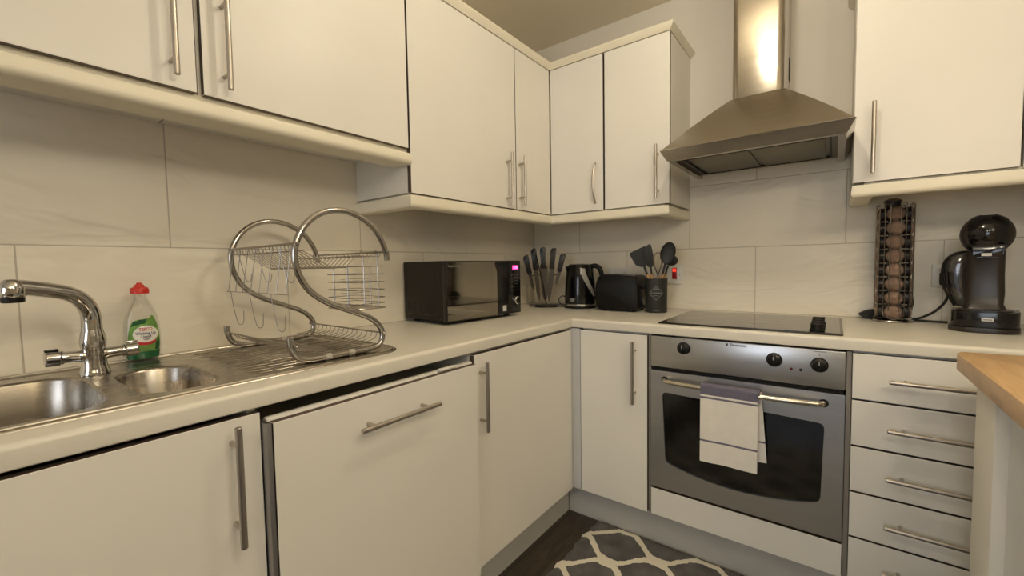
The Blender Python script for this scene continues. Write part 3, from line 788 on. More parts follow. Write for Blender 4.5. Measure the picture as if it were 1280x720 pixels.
lp = [(-.500, 1.594), (-.507, 1.589), (-.488, 1.555), (-.484, 1.550), (-.462, 1.550), (-.462, 1.566), (-.486, 1.570), (-.486, 1.594)]
def hoodpath(o): return [(hx0-(-o-.500)*1, -.002), (hx0-(-o-.500), o), (hx1+(-o-.500), o), (hx1+(-o-.500), -.002)]
sweep(bm, hoodpath, lp); obj('lip', bm, m_hood, t, angle=25)
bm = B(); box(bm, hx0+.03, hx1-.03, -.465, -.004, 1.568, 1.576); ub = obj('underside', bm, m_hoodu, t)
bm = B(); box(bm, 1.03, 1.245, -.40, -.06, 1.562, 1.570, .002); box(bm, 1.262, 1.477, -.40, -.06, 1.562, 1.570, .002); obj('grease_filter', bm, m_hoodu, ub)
bm = B()
box(bm, 1.012, 1.496, -.408, -.402, 1.560, 1.5685); box(bm, 1.012, 1.496, -.058, -.052, 1.560, 1.5685); box(bm, 1.012, 1.018, -.402, -.058, 1.560, 1.5685); box(bm, 1.490, 1.496, -.402, -.058, 1.560, 1.5685)
obj('filter_frame', bm, m_blackm, ub)
# chimney duct with rounded front corners
r = .024; pl_ = [(tx0, -.002)]
for i in range(9): a = pi+pi/2*i/8; pl_.append((tx0+r+r*math.cos(a), ty+r+r*math.sin(a)))
for i in range(9): a = 1.5*pi+pi/2*i/8; pl_.append((tx1-r+r*math.cos(a), ty+r+r*math.sin(a)))
pl_.append((tx1, -.002))
bm = B(); prism(bm, pl_, XY, 1.802, ZC-.001); ch = obj('chimney', bm, m_chim, t, angle=30)
bm = B(); box(bm, tx1-.001, tx1+.0008, -.085, -.030, 1.90, 1.99); 
obj('vent_slot', bm, m_void, ch)

# ------------------------------------------------------------------ hob
t = thing('hob', 'black ceramic electric hob set in the worktop above the oven', 'hob', (1.25, -.33, ZT))
bm = B(); prism(bm, rrect(.966, 1.538, -.580, -.100, .008, 3), XY, ZT+.0003, ZT+.0045, bev=.0012); obj('frame', bm, paint('hob_frame', (.04, .034, .028), .25, .1, 5, metal=.4), t)
bm = B(); prism(bm, rrect(.974, 1.530, -.572, -.108, .006, 3), XY, ZT+.0047, ZT+.0062); gl = obj('glass', bm, m_hob, t)
bm = B()
for cx, cy, rr_ in ((1.10, -.44, .09), (1.32, -.44, .072), (1.10, -.22, .072), (1.32, -.22, .09)):
    tube(bm, [(cx+rr_*math.cos(2*pi*i/48), cy+rr_*math.sin(2*pi*i/48), ZT+.0061) for i in range(48)], .0005, 4, closed=True)
obj('cooking_zone_ring', bm, m_pale, gl)
for k in range(4):
    yy = -.535+.068*k
    bm = B(); lathe(bm, [(.021, 0), (.021, .004), (.0175, .007), (.0165, .020), (.014, .0225), (0, .023)], (1.470, yy, ZT+.0064), 24)
    box(bm, 1.452, 1.488, yy-.003, yy+.003, ZT+.022, ZT+.030, .0015); obj('knob', bm, m_blackm, t)

# ------------------------------------------------------------------ microwave
t = thing('microwave', 'black microwave with mirrored door on the left worktop, below the tall wall cabinet', 'microwave', (.298, -1.05, ZT))
my0, my1, mz0, mz1, mx = -1.050, -.598, .925, 1.168, .298
bm = B(); box(bm, .012, .272, my0, my1, mz0, mz1, .004)
for yy in (my0+.04, my1-.04):
    for xx in (.04, .24): cyl(bm, (xx, yy, ZT+.0003), (xx, yy, mz0+.001), .012, n=14)
body = obj('body', bm, paint('microwave_casing', (.017, .013, .010), .5, .1, 5, Specular_IOR_Level=.3), t)
bm = B()
for k in range(5):
    for j in range(4): box(bm, .040+.040*k, .060+.040*k, my0-.0006, my0+.001, .960+.0095*j, .9645+.0095*j)
obj('side_vents', bm, m_void, body)
bm = B(); 
fs = plate_with_hole(bm, rrect(.03, .235, .945, 1.15, .02), [rrect(.033, .232, .948, 1.147, .018)], XZ, my0-.0004); obj('side_emboss', bm, m_blackg, body)
bm = B(); box(bm, .2735, mx, my0, -.690, mz0-.002, mz1, .003); dr = obj('microwave_door', bm, m_blackg, t)
bm = B(); box(bm, mx-.001, mx+.0010, my0+.003, -.758, mz0+.003, mz1-.004); obj('door_mirror', bm, m_mirror, dr)
bm = B(); prism(bm, round_poly([(-.758, mz0+.002), (-.690, mz0+.002), (-.690, mz1-.004), (-.772, mz1-.004), (-.772, mz1-.02), (-.758, mz1-.045)], (3, 4, 5), .01), YZ, mx, mx+.003); hp = obj('door_strip', bm, m_blackg, dr)
bm = B(); box(bm, mx+.003, mx+.0036, -.728, -.704, .940, .966); obj('door_badge', bm, m_pale, hp)
bm = onto(text_bm('Russell Hobbs', .011, bold=False, align='LEFT'), (mx+.0012, my0+.010, 1.146), (0, 1, 0), (0, 0, 1)); obj('logo', bm, paint('silver_print', (.26, .25, .23), .5), dr)
bm = B(); box(bm, .2735, mx, -.6875, my1, mz0, mz1, .003); cp_ = obj('control_panel', bm, m_blackg, t)
bm = B(); box(bm, mx, mx+.0008, -.656, -.616, 1.125, 1.146); obj('display', bm, m_pink, cp_)
bm = onto(text_bm('12:00', .015, .0002, True), (mx+.001, -.636, 1.1355), (0, 1, 0), (0, 0, 1)); obj('display_digits', bm, emis('digit_glow', (1, .25, .55), 2.4), cp_)
bm = B()
for z in (1.10, 1.085, 1.07, 1.045, 1.03):
    for y in (-.665, -.65, -.625): box(bm, mx, mx+.0006, y, y+.009, z, z+.003)
for z in (1.09, 1.075, 1.06): box(bm, mx, mx+.0006, -.64, -.62, z, z+.002)
obj('panel_marks', bm, paint('grey_print', (.12, .12, .12), .5), cp_)
bm = B(); lathe(bm, [(0, .017), (.0165, .017), (.019, .014), (.020, 0), (0, 0)], n=28); bm.transform(Matrix.Rotation(pi/2, 4, 'Y')); bm.transform(Matrix.Translation((mx, -.636, .984)))
obj('dial', bm, m_chrome, cp_)
bm = B(); box(bm, mx, mx+.0008, -.660, -.61, .932, .962, .0003); obj('lower_button', bm, m_darkgrey, cp_)

bpy.data.objects['microwave'].rotation_euler = (0, 0, math.radians(-4.2)); bpy.data.objects['microwave'].location.y -= .010

# ------------------------------------------------------------------ knife stand with knives
KX, KY = .217, -.207
ang = math.atan2(-2.2327-KY, 1.5122-KX)+pi/2          # fan faces the room
ux = Vector((math.cos(ang), math.sin(ang), 0)); uy = Vector((-ux.y, ux.x, 0))  # uy points into the corner
t = thing('knife_stand', 'black wire knife stand holding a fan of knives in the corner', 'knife stand', (KX, KY, ZT))
K0 = Vector((KX, KY, ZT+.0004)); L = lambda a, b, z: K0+ux*a+uy*b+Vector((0, 0, z))
bm = B(); tube(bm, [L(.066*math.cos(2*pi*i/40), .042*math.sin(2*pi*i/40)-.02, .004) for i in range(40)], .0032, 8, closed=True)
cyl(bm, L(-.066, -.02, .004), L(.066, -.02, .004), .0028, n=8); cyl(bm, L(0, -.020, .004), L(0, .02, .004), .0028, n=8)
obj('base_ring', bm, m_blackm, t)
bm = B(); prism(bm, [(-.096, .0085), (.096, .0085), (.096, .0145), (-.096, .0145)], lambda u, v, a: L(u, a, v), -.018, .030); obj('tip_tray', bm, paint('stand_bar', (.06, .055, .05), .3), t)
bm = B(); tube(bm, smooth([L(0, -.02, .004), L(0, -.012, .012), L(-.008, -.012, .06), L(-.026, -.013, .16), L(-.046, -.014, .25), L(-.056, -.014, .30)], 5), .0032, 8); obj('upright', bm, m_blackm, t)
bm = B()
for a, b in ((-.062, -.022), (-.014, .026), (.032, .060)):
    pass
tube(bm, smooth([L(-.088, .006, .175), L(-.03, .016, .182), (L(.0, .016, .184)), L(.03, .016, .182), L(.080, .006, .175)], 5), .0025, 8); obj('magnet_bar', bm, m_blackm, t)
# (tip a, top a, blade length, blade width, handle length)
specs = [('small paring knife at the left end of the knife stand', -.070, -.115, .090, .292, .100, .018, .9),
         ('slim carving knife second from left in the knife stand', -.038, -.070, .026, .328, .186, .024, .95),
         ('broad chef knife in the middle of the knife stand', -.004, -.018, .028, .336, .192, .040, 1),
         ('long bread knife right of the middle in the knife stand', .014, .045, .026, .330, .192, .028, 1),
         ('utility knife at the right end of the knife stand', .054, .098, .118, .295, .085, .018, .9)]
for lab_, a0, a1, z0, z1, bl, wd, hs_ in specs:
    p0 = Vector((a0, z0)); p1 = Vector((a1, z1)); ax = (p1-p0).normalized(); nx_ = Vector((ax.y, -ax.x)); tl = (p1-p0).length
    k = thing('knife', lab_, 'knife', tuple(L(a0, -.006, z0)), 'knives in the stand')
    blen = tl*bl/(bl+.09) if False else bl
    Q = lambda s, w: tuple(p0+ax*s+nx_*w)
    bm = B(); P = [Q(0, 0), Q(blen*.18, wd*.30), Q(blen*.5, wd*.46), Q(blen*.93, wd*.5), Q(blen, wd*.48), Q(blen, -wd*.5), Q(blen*.3, -wd*.48), Q(blen*.12, -wd*.33)]
    prism(bm, P, lambda u, v, a: L(u, a, v), -.0045, -.0030); obj('blade', bm, m_blade, k)
    hl = tl-blen
    H = smooth([(*Q(blen-.004, wd*.50), 0), (*Q(blen+.010, .013), 0), (*Q(blen+hl*.45, .0125), 0), (*Q(blen+hl*.8, .015), 0), (*Q(blen+hl*.97, .014), 0), (*Q(blen+hl, .004), 0), (*Q(blen+hl*.90, -.016), 0), (*Q(blen+hl*.5, -.0155), 0), (*Q(blen+.012, -.015), 0), (*Q(blen-.004, -wd*.52), 0)], 3, True)
    bm = B(); prism(bm, [(p.x, p.y) for p in H], lambda u, v, a: L(u, a, v), -.0115, .003, bev=.003); obj('knife_handle', bm, m_khandle, k)

# ------------------------------------------------------------------ kettle
t = thing('kettle', 'glossy black electric kettle in the corner of the back worktop', 'kettle', (.408, -.165, ZT), rotz=math.atan2(-2.06, 1.087)+pi/2)
bm = B(); lathe(bm, [(0, .0003), (.083, .0003), (.086, .003), (.086, .010), (.080, .013), (0, .013)], n=40); obj('power_base', bm, m_blackm, t)
bm = B(); lathe(bm, [(0, .0135), (.083, .0135), (.084, .016), (.084, .024), (.082, .026), (0, .026)], n=40); obj('steel_ring', bm, m_chrome, t)
bm = B(); lathe(bm, [(0, .0265), (.0825, .0265), (.0835, .032), (.083, .08), (.079, .15), (.073, .205), (.068, .222), (.064, .226), (0, .228)], n=48); kb = obj('body', bm, m_blackg, t)
bm = B(); prism(bm, [(-.058, -.016), (-.077, -.010), (-.077, .010), (-.058, .016)], XY, .206, .226, bev=.003); obj('spout', bm, m_blackg, t)
bm = B(); lathe(bm, [(.062, .2265), (.060, .234), (.045, .238), (0, .239)], n=32); obj('lid', bm, m_blackg, t)
bm = B(); hd = smooth([(.056, 0, .222), (.085, -.004, .226), (.108, -.008, .206), (.117, -.010, .160), (.112, -.010, .105), (.100, -.008, .068), (.079, 0, .052)], 6)
tube(bm, hd, .012, 14, radii=[.013]*len(hd))
for v in bm.verts: pass
obj('kettle_handle', bm, m_blackm, t)
KP = [(.0825, .0265), (.0835, .032), (.083, .08), (.079, .15), (.073, .205), (.068, .222), (.064, .226)]
def kr(z):
    for (ra, a), (rb, b) in zip(KP, KP[1:]):
        if a <= z <= b: return ra+(rb-ra)*(z-a)/(b-a)
    return .064
bm = B(); prev = None
for i in range(21):
    s = i/20; z = .214-.150*s; th0 = -pi/2+.0+.95*s**1.5; w = .30*(1-.1*s)
    cur = [bm.verts.new(((kr(z)+.0012)*math.cos(th0+w*(j/6)*1.25), (kr(z)+.0012)*math.sin(th0+w*(j/6)*1.25), z)) for j in range(7)]
    if prev:
        for j in range(6): bm.faces.new((prev[j], cur[j], cur[j+1], prev[j+1]))
    prev = cur
obj('water_window', bm, paint('window_strip', (.30, .29, .27), .2), kb)
for bi, (body, zz) in enumerate((('RUSSELL', .051), ('HOBBS', .042))):
    bm = text_bm(body, .009, .0, True, align='LEFT')
    for v in bm.verts:
        th = -pi/2-.70+v.co.x/.084; z = zz+v.co.y; v.co = Vector((.0842*math.cos(th), .0842*math.sin(th), z))
    obj('logo', bm, m_pale, kb)
bm = B(); tube(bm, smooth([(-.080, .02, .010), (-.108, .010, .020), (-.116, .0, .045), (-.100, .01, .062), (-.085, .03, .058), (-.06, .095, .03)], 6), .003, 8); obj('power_cord', bm, m_rubber, t)

# ------------------------------------------------------------------ toaster
t = thing('toaster', 'black toaster between the kettle and the utensil pot', 'toaster', (.665, -.17, ZT))
bm = B(); prism(bm, round_poly([(.550, ZT+.008), (.764, ZT+.008), (.768, 1.03), (.750, 1.087), (.566, 1.094), (.546, 1.03)], (0, 1, 2, 3, 4, 5), .022, 5), XZ, -.262, -.105, bev=.006)
for xx in (.58, .735):
    for yy in (-.235, -.13): cyl(bm, (xx, yy, ZT+.0003), (xx, yy, ZT+.010), .010, n=12)
tb = obj('body', bm, m_blackm, t)
bm = B(); box(bm, .59, .73, -.222, -.198, 1.088, 1.0925); box(bm, .59, .73, -.168, -.144, 1.088, 1.0925); obj('bread_slot', bm, m_void, tb)
bm = B(); box(bm, .582, .738, -.230, -.190, 1.0865, 1.0905, .001); box(bm, .582, .738, -.176, -.136, 1.0865, 1.0905, .001); obj('slot_surround', bm, m_tube, tb)
bm = B(); box(bm, .768, .776, -.20, -.165, 1.02, 1.035, .003); obj('lever', bm, m_blackg, tb)
bm = B(); box(bm, .7655, .769, -.225, -.14, .94, .985, .001); obj('browning_panel', bm, m_blackg, tb)

# ------------------------------------------------------------------ utensil pot
PXc, PYc = .832, -.195
t = thing('utensil_pot', 'dark grey utensil pot with a pale diamond emblem beside the hob', 'pot', (PXc, PYc, ZT))
bm = B(); pr_ = .052
lathe(bm, [(0, .0004), (.048, .0004), (.0495, .003), (pr_, .160), (pr_, .163), (.0495, .163), (.0475, .008), (0, .008)], (PXc, PYc, ZT), 48); pot = obj('body', bm, m_darkgrey, t)
va = math.atan2(-2.2327-PYc, 1.5122-PXc)
def pot_wrap(bm, name, z0, mat, off=.0):
    for v in bm.verts:
        s, z = v.co.x, v.co.y+z0; th = va+off+s/.052; rr_ = .0499+.0022*z/.16+.0006
        v.co = Vector((PXc+rr_*math.cos(th), PYc+rr_*math.sin(th), ZT+z))
    obj(name, bm, mat, pot)
bm = B()
def line2(bm, a, b, w, k=10):
    a, b = Vector(a), Vector(b); d = (b-a); nn = Vector((-d.y, d.x)).normalized()*w/2; prev = None
    for i in range(k+1):
        p = a+d*i/k; cur = [bm.verts.new((p.x+nn.x, p.y+nn.y, 0)), bm.verts.new((p.x-nn.x, p.y-nn.y, 0))]
        if prev: bm.faces.new((prev[0], prev[1], cur[1], cur[0]))
        prev = cur
D = .034
cs = [(0, D), (D, 0), (0, -D), (-D, 0)]
for i in range(4):
    a, b = cs[i], cs[(i+1) % 4]; line2(bm, (a[0]*.97, a[1]*.97), (b[0]*.97, b[1]*.97), .0016)
for i in range(5): line2(bm, (0, .016), (.011*math.cos(pi*(i+.0)/4), .016+.010*math.sin(pi*i/4)), .0014, 2)
for i in range(9): line2(bm, (-.022+.0055*i, -.003), (-.0205+.0055*i, .006 if i % 3 == 0 else .003), .0018, 1)
line2(bm, (-.022, -.004), (.024, -.001), .0012)
for i in range(5): line2(bm, (-.011+.0045*i, -.012), (-.008+.0045*i, -.012), .0022, 1)
pot_wrap(bm, 'emblem', .095, paint('faded_print', (.27, .28, .28), .6))
bm = B(); line2(bm, (-.012, 0), (.012, 0), .003); pot_wrap(bm, 'maker_mark', .012, paint('faint_print', (.12, .13, .13), .6))

ur = Vector((-math.sin(va), math.cos(va), 0)); uo = Vector((math.cos(va), math.sin(va), 0))      # right / towards room
PL = lambda a, b, z: Vector((PXc, PYc, ZT))+ur*a+uo*b+Vector((0, 0, z))
def utensil(name, label, cat, a0, b0, a1, b1, tip, headfn, wood=True):
    """leans from the pot floor (a0,b0) to the rim point (a1,b1), head grows from there to `tip`"""
    k = thing(name, label, cat, tuple(PL(a0, b0, .012)), 'utensils in the pot')
    P0, P1 = PL(a0, b0, .012), PL(a1, b1, .170); d = (P1-P0).normalized()
    if wood:
        bm = B(); rod(bm, P0, P1+d*.012, .0072, 12, .002); obj('wooden_handle', bm, m_beech, k)
    T = P1+d*tip; S = P1+d*.010; side = ur-d*ur.dot(d); side.normalize(); fw = d.cross(side)
    if fw.dot(uo) < 0: fw = -fw
    G = lambda s, w, h=0: S+d*s+side*w+fw*h
    bm = B(); headfn(bm, G); obj('head', bm, m_silic, k); return k
def turner(bm, G):
    tube(bm, [G(0, 0), G(.03, 0), G(.055, 0, .004)], .0045, 10)
    P = round_poly([(-.012, .045), (.012, .045), (.034, .062), (.040, .135), (-.044, .128), (-.034, .062)], (2, 3, 4, 5), .010)
    n0 = len(bm.verts)
    prism(bm, P, lambda u, v, a: G(v, u, a), .002, .006)
    for w in (-.020, -.004, .012): prism(bm, [(w, .075), (w+.006, .075), (w+.006, .118), (w, .118)], lambda u, v, a: G(v, u, a), .0058, .0072)
utensil('kitchen_turner', 'black silicone slotted turner leaning left in the utensil pot', 'turner', .022, .0, -.036, .012, .13, turner)
def spat(bm, G):
    tube(bm, [G(0, 0), G(.035, 0), G(.05, 0)], .0042, 10)
    P = [(p.x, p.y) for p in smooth([(-.010, .040, 0), (-.020, .07, 0), (-.019, .11, 0), (-.006, .138, 0), (.012, .146, 0), (.018, .12, 0), (.018, .07, 0), (.010, .040, 0)], 4, True)]
    prism(bm, P, lambda u, v, a: G(v, u, a), -.003, .004, bev=.0012)
utensil('silicone_spatula', 'narrow black spatula standing behind the turner in the pot', 'spatula', .004, .0, -.018, .020, .13, spat)
def spoon(bm, G):
    tube(bm, [G(0, 0), G(.04, 0), G(.06, 0)], .0048, 10)
    n = 20; rings = []
    for k in range(9):
        s = k/8; r_ = math.sin(s*pi/2)
        rings.append([bm.verts.new(G(.105+.052*r_*math.sin(2*pi*i/n), .0335*r_*math.cos(2*pi*i/n), .012-.014*(1-s*s)+0)) for i in range(n)] if k else None)
    c = bm.verts.new(G(.105, 0, -.004)); f0 = rings[1]
    for i in range(n): bm.faces.new((c, f0[i], f0[(i+1) % n]))
    for a, b in zip(rings[1:], rings[2:]): bridge(bm, a, b)
    r = bmesh.ops.extrude_face_region(bm, geom=[f for f in bm.faces if all(v in sum([x for x in rings if x], [])+[c] for v in f.verts)])
    off = (G(0, 0, .0035)-G(0, 0, 0)); bmesh.ops.translate(bm, verts=[q for q in r['geom'] if isinstance(q, bmesh.types.BMVert)], vec=off)
    bmesh.ops.recalc_face_normals(bm, faces=bm.faces)
utensil('serving_spoon', 'big black silicone spoon leaning right, tallest in the utensil pot', 'spoon', -.010, .01, .026, .022, .15, spoon)
def ladle(bm, G):
    tube(bm, [G(0, 0), G(.03, 0), G(.045, .002)], .0045, 10)
    rs = []
    for k in range(8):
        a = pi/2*k/7; rs.append((.034*math.cos(a), -.030*math.sin(a)))
    n = 20; prev = None
    for r_, dz in rs[:-1]:
        cur = [bm.verts.new(G(.072+r_*math.sin(2*pi*i/n)*.8, .006+r_*math.cos(2*pi*i/n), -.016-dz)) for i in range(n)]
        if prev: bridge(bm, prev, cur)
        prev = cur
    bm.faces.new(prev)
utensil('soup_ladle', 'black ladle partly hidden behind the big spoon in the pot', 'ladle', .0, -.03, .040, -.022, .11, ladle)
k = thing('balloon_whisk', 'wire balloon whisk in the middle of the utensil pot', 'whisk', tuple(PL(0, -.01, .012)), 'utensils in the pot')
bm = B(); rod(bm, PL(0, -.012, .012), PL(.008, -.012, .172), .007, 12, .002); obj('wooden_handle', bm, m_beech, k)
bm = B()
for j in range(4):
    a = pi*j/4; c, s = math.cos(a)*.024, math.sin(a)*.024; o_ = PL(.008, -.012, .172)
    pts = [(0, 0), (.35, .025), (.85, .055), (1, .080), (.75, .103), (0, .114), (-.75, .103), (-1, .080), (-.85, .055), (-.35, .025), (0, 0)]
    tube(bm, smooth([o_+ur*(c*p)+uo*(s*p)+Vector((0, 0, z)) for p, z in pts], 4), .0013, 5)
obj('wire_loops', bm, paint('whisk_silicone', (.09, .08, .06), .5), k)

# ------------------------------------------------------------------ wall sockets
def socket_plate(label, x0, x1, z0, z1, cat='socket'):
    t = thing('wall_socket', label, cat, ((x0+x1)/2, 0, (z0+z1)/2), 'wall sockets')
    bm = B(); box(bm, x0, x1, -.010, -.0005, z0, z1, .003); obj('plate', bm, m_white, t); return t
t = socket_plate('white cooker switch with a lit red rocker behind the utensil pot', .812, .899, 1.037, 1.139)
bm = B(); box(bm, .853, .876, -.0165, -.0101, 1.063, 1.120, .002); rk = obj('rocker', bm, m_redrock, t)
bm = B(); box(bm, .856, .873, -.0172, -.0166, 1.100, 1.116); obj('neon', bm, m_neon, rk)
bm = B(); cyl(bm, (.889, -.0101, 1.083), (.889, -.0108, 1.083), .0025, n=10); obj('screw', bm, m_ink, t)
t = socket_plate('white double socket on the back wall behind kettle and toaster', .50, .62, 1.035, 1.121)
bm = B(); box(bm, .508, .530, -.0135, -.0101, 1.09, 1.112, .001); box(bm, .590, .612, -.0135, -.0101, 1.09, 1.112, .001); obj('switch', bm, m_white, t)
t = socket_plate('white single socket with a black plug, left of the coffee machine', 1.803, 1.889, 1.038, 1.124)
bm = B(); box(bm, 1.812, 1.828, -.0135, -.0101, 1.095, 1.115, .001); obj('switch', bm, m_white, t)
t = thing('power_plug', 'black plug with its cable pushed into the socket beside the coffee machine', 'plug', (1.845, -.03, 1.075))
bm = B(); box(bm, 1.822, 1.872, -.042, -.0105, 1.045, 1.095, .008, 3); obj('plug_body', bm, m_rubber, t)
bm = B(); tube(bm, smooth([(1.845, -.035, 1.048), (1.845, -.04, 1.02), (1.835, -.045, .985), (1.81, -.045, .95), (1.775, -.042, .925), (1.75, -.04, ZT+.0045), (1.78, -.06, ZT+.0045), (1.84, -.075, ZT+.0045)], 6), .0042, 8); obj('cable', bm, m_rubber, t)
t = thing('power_plug', 'black loose plug lying behind the foot of the pod holder', 'plug', (1.628, -.05, ZT))
bm = B(); prism(bm, round_poly([(1.590, ZT+.018), (1.612, ZT+.0005), (1.640, ZT+.0005), (1.645, ZT+.040), (1.615, ZT+.034)], (0, 1, 2, 3, 4), .006), XZ, -.048, -.012, bev=.002); obj('plug_body', bm, m_rubber, t)
bm = B(); tube(bm, smooth([(1.642, -.028, ZT+.020), (1.675, -.008, ZT+.02), (1.715, -.008, ZT+.005), (1.735, -.012, ZT+.02), (1.752, -.012, ZT+.06), (1.745, -.012, ZT+.105), (1.725, -.012, ZT+.135)], 6), .0040, 8); obj('cable', bm, m_rubber, t)

# ------------------------------------------------------------------ coffee pod carousel
CX, CY = 1.690, -.080
va2 = math.atan2(-2.2327-CY, 1.5122-CX)
t = thing('pod_holder', 'chrome wire pod carousel beside the coffee machine', 'pod holder', (CX, CY, ZT))
bm = B(); lathe(bm, [(0, .0003), (.058, .0003), (.062, .003), (.060, .007), (.050, .009), (0, .010)], (CX, CY, ZT), 40); obj('base_disc', bm, m_tube, t)
bm = B(); cyl(bm, (CX, CY, ZT+.009), (CX, CY, ZT+.424), .0155, n=16); obj('column', bm, m_blackm, t)
PH, NP = .0522, 8
cols = [va2+pi/2*k+.05 for k in range(4)]
for a in cols:
    o_ = Vector((math.cos(a), math.sin(a), 0)); s_ = Vector((-o_.y, o_.x, 0)); c0 = Vector((CX, CY, ZT)); Pn = lambda s, o2, z: c0+s_*s+o_*o2+Vector((0, 0, z))
    bm = B()
    for sg in (-1, 1):
        cyl(bm, Pn(sg*.0145, .0535, .045), Pn(sg*.0145, .0535, .437), .0014, n=6)
        cyl(bm, Pn(sg*.0295, .044, .022), Pn(sg*.0295, .044, .440), .0014, n=6)
        tube(bm, [Pn(sg*.0145, .0535, .437), Pn(sg*.0295, .044, .440)], .0014, 6)
        for k in range(8): cyl(bm, Pn(sg*.0295, .044, .040+k*PH), Pn(sg*.036, .034, .040+k*PH), .0012, n=5)
        tube(bm, [Pn(sg*.0145, .0535, .060), Pn(sg*.0295, .044, .060)], .0014, 6)
    tube(bm, smooth([Pn(-.0295, .044, .040), Pn(-.024, .050, .022), Pn(0, .0555, .0125), Pn(.024, .050, .022), Pn(.0295, .044, .040)], 5), .0014, 6)
    obj('wire_rail', bm, m_wire, t)
# pods
pods = B(); lathe(pods, [(0, 0), (.0215, 0), (.0225, .002), (.0245, .024), (.0268, .0255), (.0268, .027), (.024, .0275)], n=28)
proto = None
where = ['facing the room', 'on the right side', 'at the back', 'on the left side']
for ci, a in enumerate(cols):
    for j in range(NP):
        z = ZT+.038+PH*j
        o_ = Vector((math.cos(a), math.sin(a), 0))
        loc = Vector((CX, CY, z))+o_*.016
        lb_ = ('coffee pod with copper lid ' + where[ci] + ' of the pod carousel')
        if proto is None:
            proto = thing('coffee_pod', lb_, 'coffee pod', (0, 0, 0), 'coffee pods in the carousel', rotz=0)
            pods.transform(Matrix.Rotation(pi/2, 4, 'Y')); obj('pod_cup', pods, m_capsule, proto)
            bm = B(); lathe(bm, [(.0262, .0272), (.0225, .0325), (.013, .0365), (0, .0375)], n=28); bm.transform(Matrix.Rotation(pi/2, 4, 'Y'))
            obj('foil_lid', bm, m_foil, proto); p = proto
        else: p = dup(proto, (0, 0, 0))
        p.location = loc; p.rotation_euler = (0, 0, a)
        ordn = ['lowest', 'second from bottom', 'third from bottom', 'fourth from bottom', 'fourth from top', 'third from top', 'second from top', 'top'][j]
        p['label'] = ordn+' coffee pod in the carousel column '+where[ci]
p = dup(proto, (CX-.008, CY+.0, ZT+.4255)); p.rotation_euler = (0, -pi/2+.15, 0)
p.rotation_euler = (0, -pi/2, 0); p['label'] = 'coffee pod lying flat on the very top of the pod carousel'

# ------------------------------------------------------------------ coffee machine
MX, MY = 1.900, -.215
t = thing('coffee_machine', 'black and taupe capsule coffee machine with a round head in the right corner', 'coffee machine', (MX, MY, ZT), rotz=math.atan2(-2.2327-MY, 1.5122-MX)+pi/2)
# local axes: x right, -y towards the room
bm = B(); prism(bm, [(a*1.0, b) for a, b in rrect(-.078, .078, -.095, .095, .055, 8)], XY, .0004, .016, bev=.003); obj('foot', bm, m_taupe, t)
bm = B(); prism(bm, rrect(-.072, .076, -.090, .088, .050, 8), XY, .0165, .066, bev=.004); bs = obj('drip_tray', bm, m_blackg, t)
bm = B(); prism(bm, rrect(-.060, .062, -.082, .0, .035, 6), XY, .0665, .070, bev=.001); obj('tray_grid', bm, m_taupe, t)
bm = B(); box(bm, -.004, .022, -.0915, -.0900, .038, .048, .0004); 
obj('badge', bm, m_pale, bs)
bm = B(); box(bm, -.0005, .0185, -.0922, -.0914, .0415, .0445); obj('badge_print', bm, paint('badge_ink', (.2, .2, .2), .5), bs)
# column
bm = B(); rs = []
for z, w, yf, yb in ((.066, .050, -.030, .085), (.085, .042, -.020, .083), (.12, .044, -.014, .08), (.18, .042, -.014, .078), (.24, .042, -.02, .075), (.26, .042, -.025, .07)):
    rs.append([bm.verts.new((a, b, z)) for a, b in rrect(-w, w, yf, yb, .018, 5)])
for a, b in zip(rs, rs[1:]): bridge(bm, a, b)
bm.faces.new(rs[0][::-1]); bm.faces.new(rs[-1]); obj('column', bm, m_taupe, t)
# round head: squashed sphere, glossy band flanked by taupe cheeks
def ball(bm, c, rx, ry, rz, x0=-9, x1=9, n=36, m=24):
    rings = []
    lo_, hi_ = max(-1, x0/rx), min(1, x1/rx); a0_, a1_ = math.acos(hi_), math.acos(lo_)
    for k in range(m+1):
        a = a0_+(a1_-a0_)*k/m; r_ = math.sin(a); x = rx*math.cos(a)
        rings.append([bm.verts.new((c[0]+x, c[1]+ry*r_*math.cos(2*pi*i/n), c[2]+rz*r_*math.sin(2*pi*i/n))) for i in range(n)])
    for a, b in zip(rings, rings[1:]): bridge(bm, a, b)
    bm.faces.new(rings[0][::-1]); bm.faces.new(rings[-1]); bmesh.ops.remove_doubles(bm, verts=bm.verts, dist=1e-5); bmesh.ops.recalc_face_normals(bm, faces=bm.faces)
HC = (0, -.010, .309)
bm = B(); ball(bm, HC, .061, .072, .065); obj('head_shell', bm, m_taupe, t)
bm = B(); ball(bm, HC, .0617, .0735, .0665, -.040, .044); hd_ = obj('head_band', bm, m_blackg, t)
bm = B(); tube(bm, [(.002+.019*math.cos(2*pi*i/30), -.034+.011*math.sin(2*pi*i/30), HC[2]+.0625+.0014*math.sin(2*pi*i/30)) for i in range(30)], .0009, 5, closed=True)
tube(bm, [(.002+.013*math.cos(2*pi*i/30), -.034+.0075*math.sin(2*pi*i/30), HC[2]+.0635+.0010*math.sin(2*pi*i/30)) for i in range(30)], .0009, 5, closed=True); obj('top_emblem', bm, m_pale, hd_)
bm = B(); prism(bm, round_poly([(-.026, .236), (.034, .236), (.040, .275), (-.032, .275)], (0, 1), .008), XZ, -.070, -.010, bev=.002); nz = obj('capsule_drawer', bm, m_blackg, t)
bm = B(); box(bm, -.010, .012, -.0712, -.0700, .240, .249, .0003); obj('badge', bm, m_pale, nz)
bm = B(); cyl(bm, (.003, -.045, .232), (.003, -.045, .246), .010, .014, n=18); obj('nozzle', bm, m_blackm, t)
